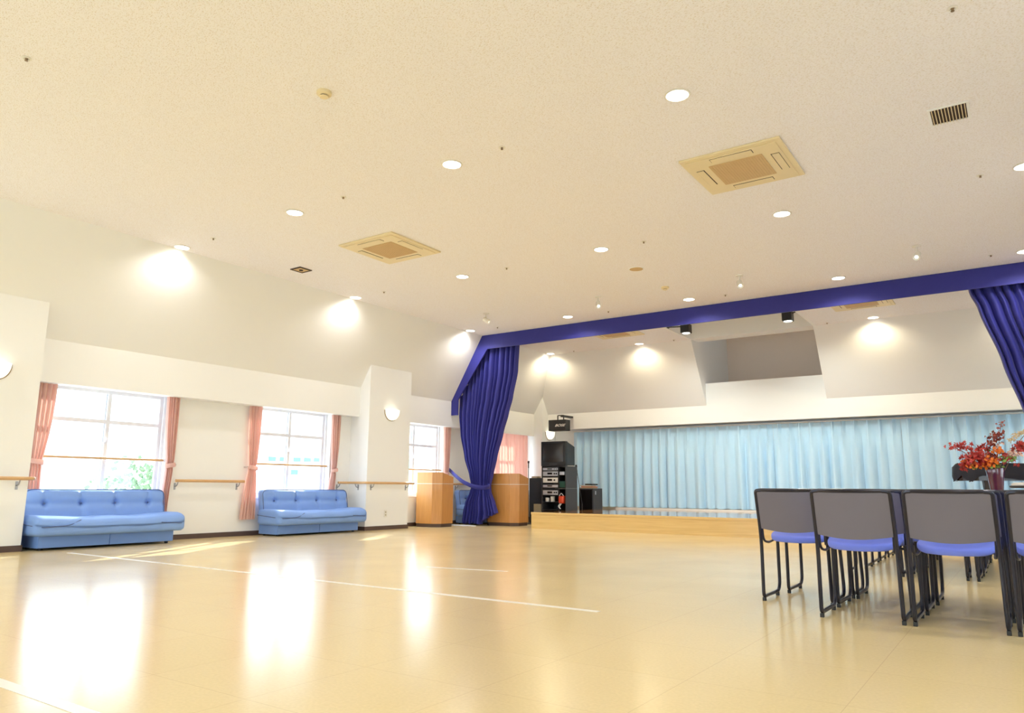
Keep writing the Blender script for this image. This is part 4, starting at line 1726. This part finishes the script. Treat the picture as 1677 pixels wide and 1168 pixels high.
# positions relative to the vase base; +x right, z up (vase mouth at 0.38)
bm = B()
cluster(bm, (-0.17, -0.04, 0.50), (0.20, 0.14, 0.11), 170, 0.046, 'maple')
cluster(bm, (-0.42, 0.0, 0.66), (0.10, 0.05, 0.05), 14, 0.036, 'maple')
cluster(bm, (-0.33, 0.0, 0.41), (0.06, 0.06, 0.05), 24, 0.045, 'maple')
cluster(bm, (-0.32, 0.0, 0.66), (0.15, 0.07, 0.07), 40, 0.040, 'maple')
cluster(bm, (-0.10, 0.0, 0.63), (0.09, 0.07, 0.06), 34, 0.045, 'maple')
cluster(bm, (0.10, -0.05, 0.50), (0.13, 0.1, 0.06), 40, 0.05, 'maple')
cluster(bm, (0.30, 0.0, 0.63), (0.10, 0.08, 0.08), 46, 0.045, 'maple')
cluster(bm, (0.22, -0.08, 0.42), (0.03, 0.02, 0.01), 4, 0.045, 'maple')
obj('red_maple_leaves', bm, leaf_red, fl)
bm = B()
cluster(bm, (-0.18, -0.10, 0.43), (0.16, 0.08, 0.05), 46, 0.05, 'round')
cluster(bm, (-0.02, -0.11, 0.47), (0.10, 0.06, 0.06), 40, 0.05, 'round')
cluster(bm, (-0.30, -0.05, 0.47), (0.05, 0.04, 0.04), 10, 0.045, 'round')
cluster(bm, (0.04, -0.08, 0.58), (0.08, 0.05, 0.05), 18, 0.05, 'round')
obj('orange_leaves', bm, leaf_orange, fl)
bm = B()
cluster(bm, (0.02, 0.0, 0.72), (0.09, 0.07, 0.13), 70, 0.055, 'oval')
cluster(bm, (0.10, 0.0, 0.80), (0.05, 0.05, 0.10), 26, 0.05, 'oval')
cluster(bm, (0.12, 0.0, 0.93), (0.04, 0.03, 0.04), 12, 0.035, 'oval')
cluster(bm, (0.0, -0.02, 0.55), (0.16, 0.10, 0.06), 40, 0.05, 'oval')
obj('russet_leaves', bm, leaf_wine, fl)
bm = B()
cluster(bm, (0.14, -0.10, 0.48), (0.10, 0.05, 0.05), 40, 0.045, 'oval')
cluster(bm, (-0.20, -0.12, 0.38), (0.03, 0.02, 0.02), 8, 0.045, 'oval')
cluster(bm, (0.02, -0.10, 0.39), (0.06, 0.03, 0.03), 14, 0.05, 'oval')
cluster(bm, (0.0, 0.0, 0.60), (0.07, 0.05, 0.04), 10, 0.045, 'oval')
obj('green_leaves', bm, leaf_green, fl)
bm = B()
cluster(bm, (0.20, -0.06, 0.55), (0.11, 0.07, 0.06), 70, 0.03, 'round')
cluster(bm, (0.06, -0.06, 0.66), (0.06, 0.05, 0.05), 22, 0.03, 'round')
obj('pale_blossoms', bm, petal_m, fl)
for (sx, sz, ex, ez) in ((0.19, 0.72, 0.40, 0.84), (0.34, 0.66, 0.55, 0.82)):
    bm = B()
    for k in range(90):
        t = k / 90
        c = Vector((sx + (ex - sx) * t, 0.02 * math.sin(t * 3), sz + (ez - sz) * math.sin(t * PI / 2)))
        wdt = 0.028 * math.sin(PI * min(1, t * 1.1 + 0.1)) + 0.004
        for _ in range(2):
            leaf(bm, c + Vector((rf.gauss(0, wdt), rf.gauss(0, wdt), rf.gauss(0, wdt))) * 0.7, 0.028, 'oval')
    obj('pampas_plume', bm, leaf_straw, fl)
bm = B()
for tx, ty, tz in ((-0.42, 0, 0.66), (-0.33, 0, 0.42), (-0.1, 0, 0.64), (0.02, 0, 0.85), (0.12, 0, 0.96), (0.32, 0, 0.66), (0.38, 0, 0.83), (0.50, 0.03, 0.80), (-0.2, -0.05, 0.5), (0.2, -0.06, 0.55)):
    tube(bm, fillet([(tx * 0.1, 0, 0.25), (tx * 0.35, ty * 0.5, 0.42 + 0.2 * (tz - 0.4)), (tx, ty, tz)], 0.1, 5), 0.004, 5)
obj('stems', bm, branch_m, fl, smooth=True)

# ------------------------------------------------------------------ outside the windows
bm = B()
box(bm, -70, -10.5, -40, 80, -1.3, -1.2)
struct('ground_outside', bm, outside_ground)
bm = B()
box(bm, 2.0, 50, -40, 60, -1.3, -1.2)
struct('ground_outside', bm, outside_ground)
bm = B()
box(bm, -10.4, 1.9, -40, -4.3, -1.3, -1.2)
struct('ground_outside', bm, outside_ground)

sh = thing('garden_shrub', 'pale green leafy shrub outside the leftmost window', 'shrub', (-12.6, 6.9, -1.2))
rf = random.Random(9)
bm = B()
for _ in range(1500):
    d = Vector((rf.gauss(0, 1), rf.gauss(0, 1), rf.gauss(0, 1))).normalized() * rf.random() ** 0.33
    leaf(bm, (d.x * 0.7, d.y * 0.85, 1.35 + d.z * 1.1), 0.10 * rf.uniform(0.7, 1.2), 'round')
obj('foliage', bm, outside_leaf, sh)
bm = B()
for k in range(5):
    a = k * 1.3
    tube(bm, [(0.1 * math.cos(a), 0.1 * math.sin(a), 0), (0.4 * math.cos(a), 0.4 * math.sin(a), 1.6)], 0.03, 6)
obj('stems', bm, branch_m, sh)

bd = thing('apartment_building', 'white building with small windows outside the middle window', 'building', (-54, 33, -1.2))
bm = B()
box(bm, -4, 4, 0, 17, 0, 9)
obj('wall', bm, outside_wall, bd)
for (ya, yb, za, zb) in ((40.7, 41.4, 2.78, 3.12), (41.8, 42.5, 2.80, 3.14), (42.85, 43.55, 2.83, 3.17), (40.5, 41.2, 1.70, 2.10),
                         (38.2, 38.9, 2.75, 3.1), (39.3, 40.0, 2.76, 3.1), (44.5, 45.2, 2.85, 3.2), (45.6, 46.3, 2.85, 3.2)):
    bm = B()
    box(bm, 4.0, 4.05, ya - 33, yb - 33, za + 1.2, zb + 1.2)
    obj('window', bm, outside_glass, bd)
bm = B()
n = 24
vs0, vs1 = [], []
for i in range(n + 1):
    y = 58 + i * 30 / n
    h = 3.6 + 1.4 * math.sin(i * 0.45) + 0.5 * math.sin(i * 1.3)
    vs0.append((y, h))
prism(bm, [(58, -1.2)] + vs0 + [(88, -1.2)], 'x', -78, -70)
struct('hill_outside', bm, hill_m)

# end
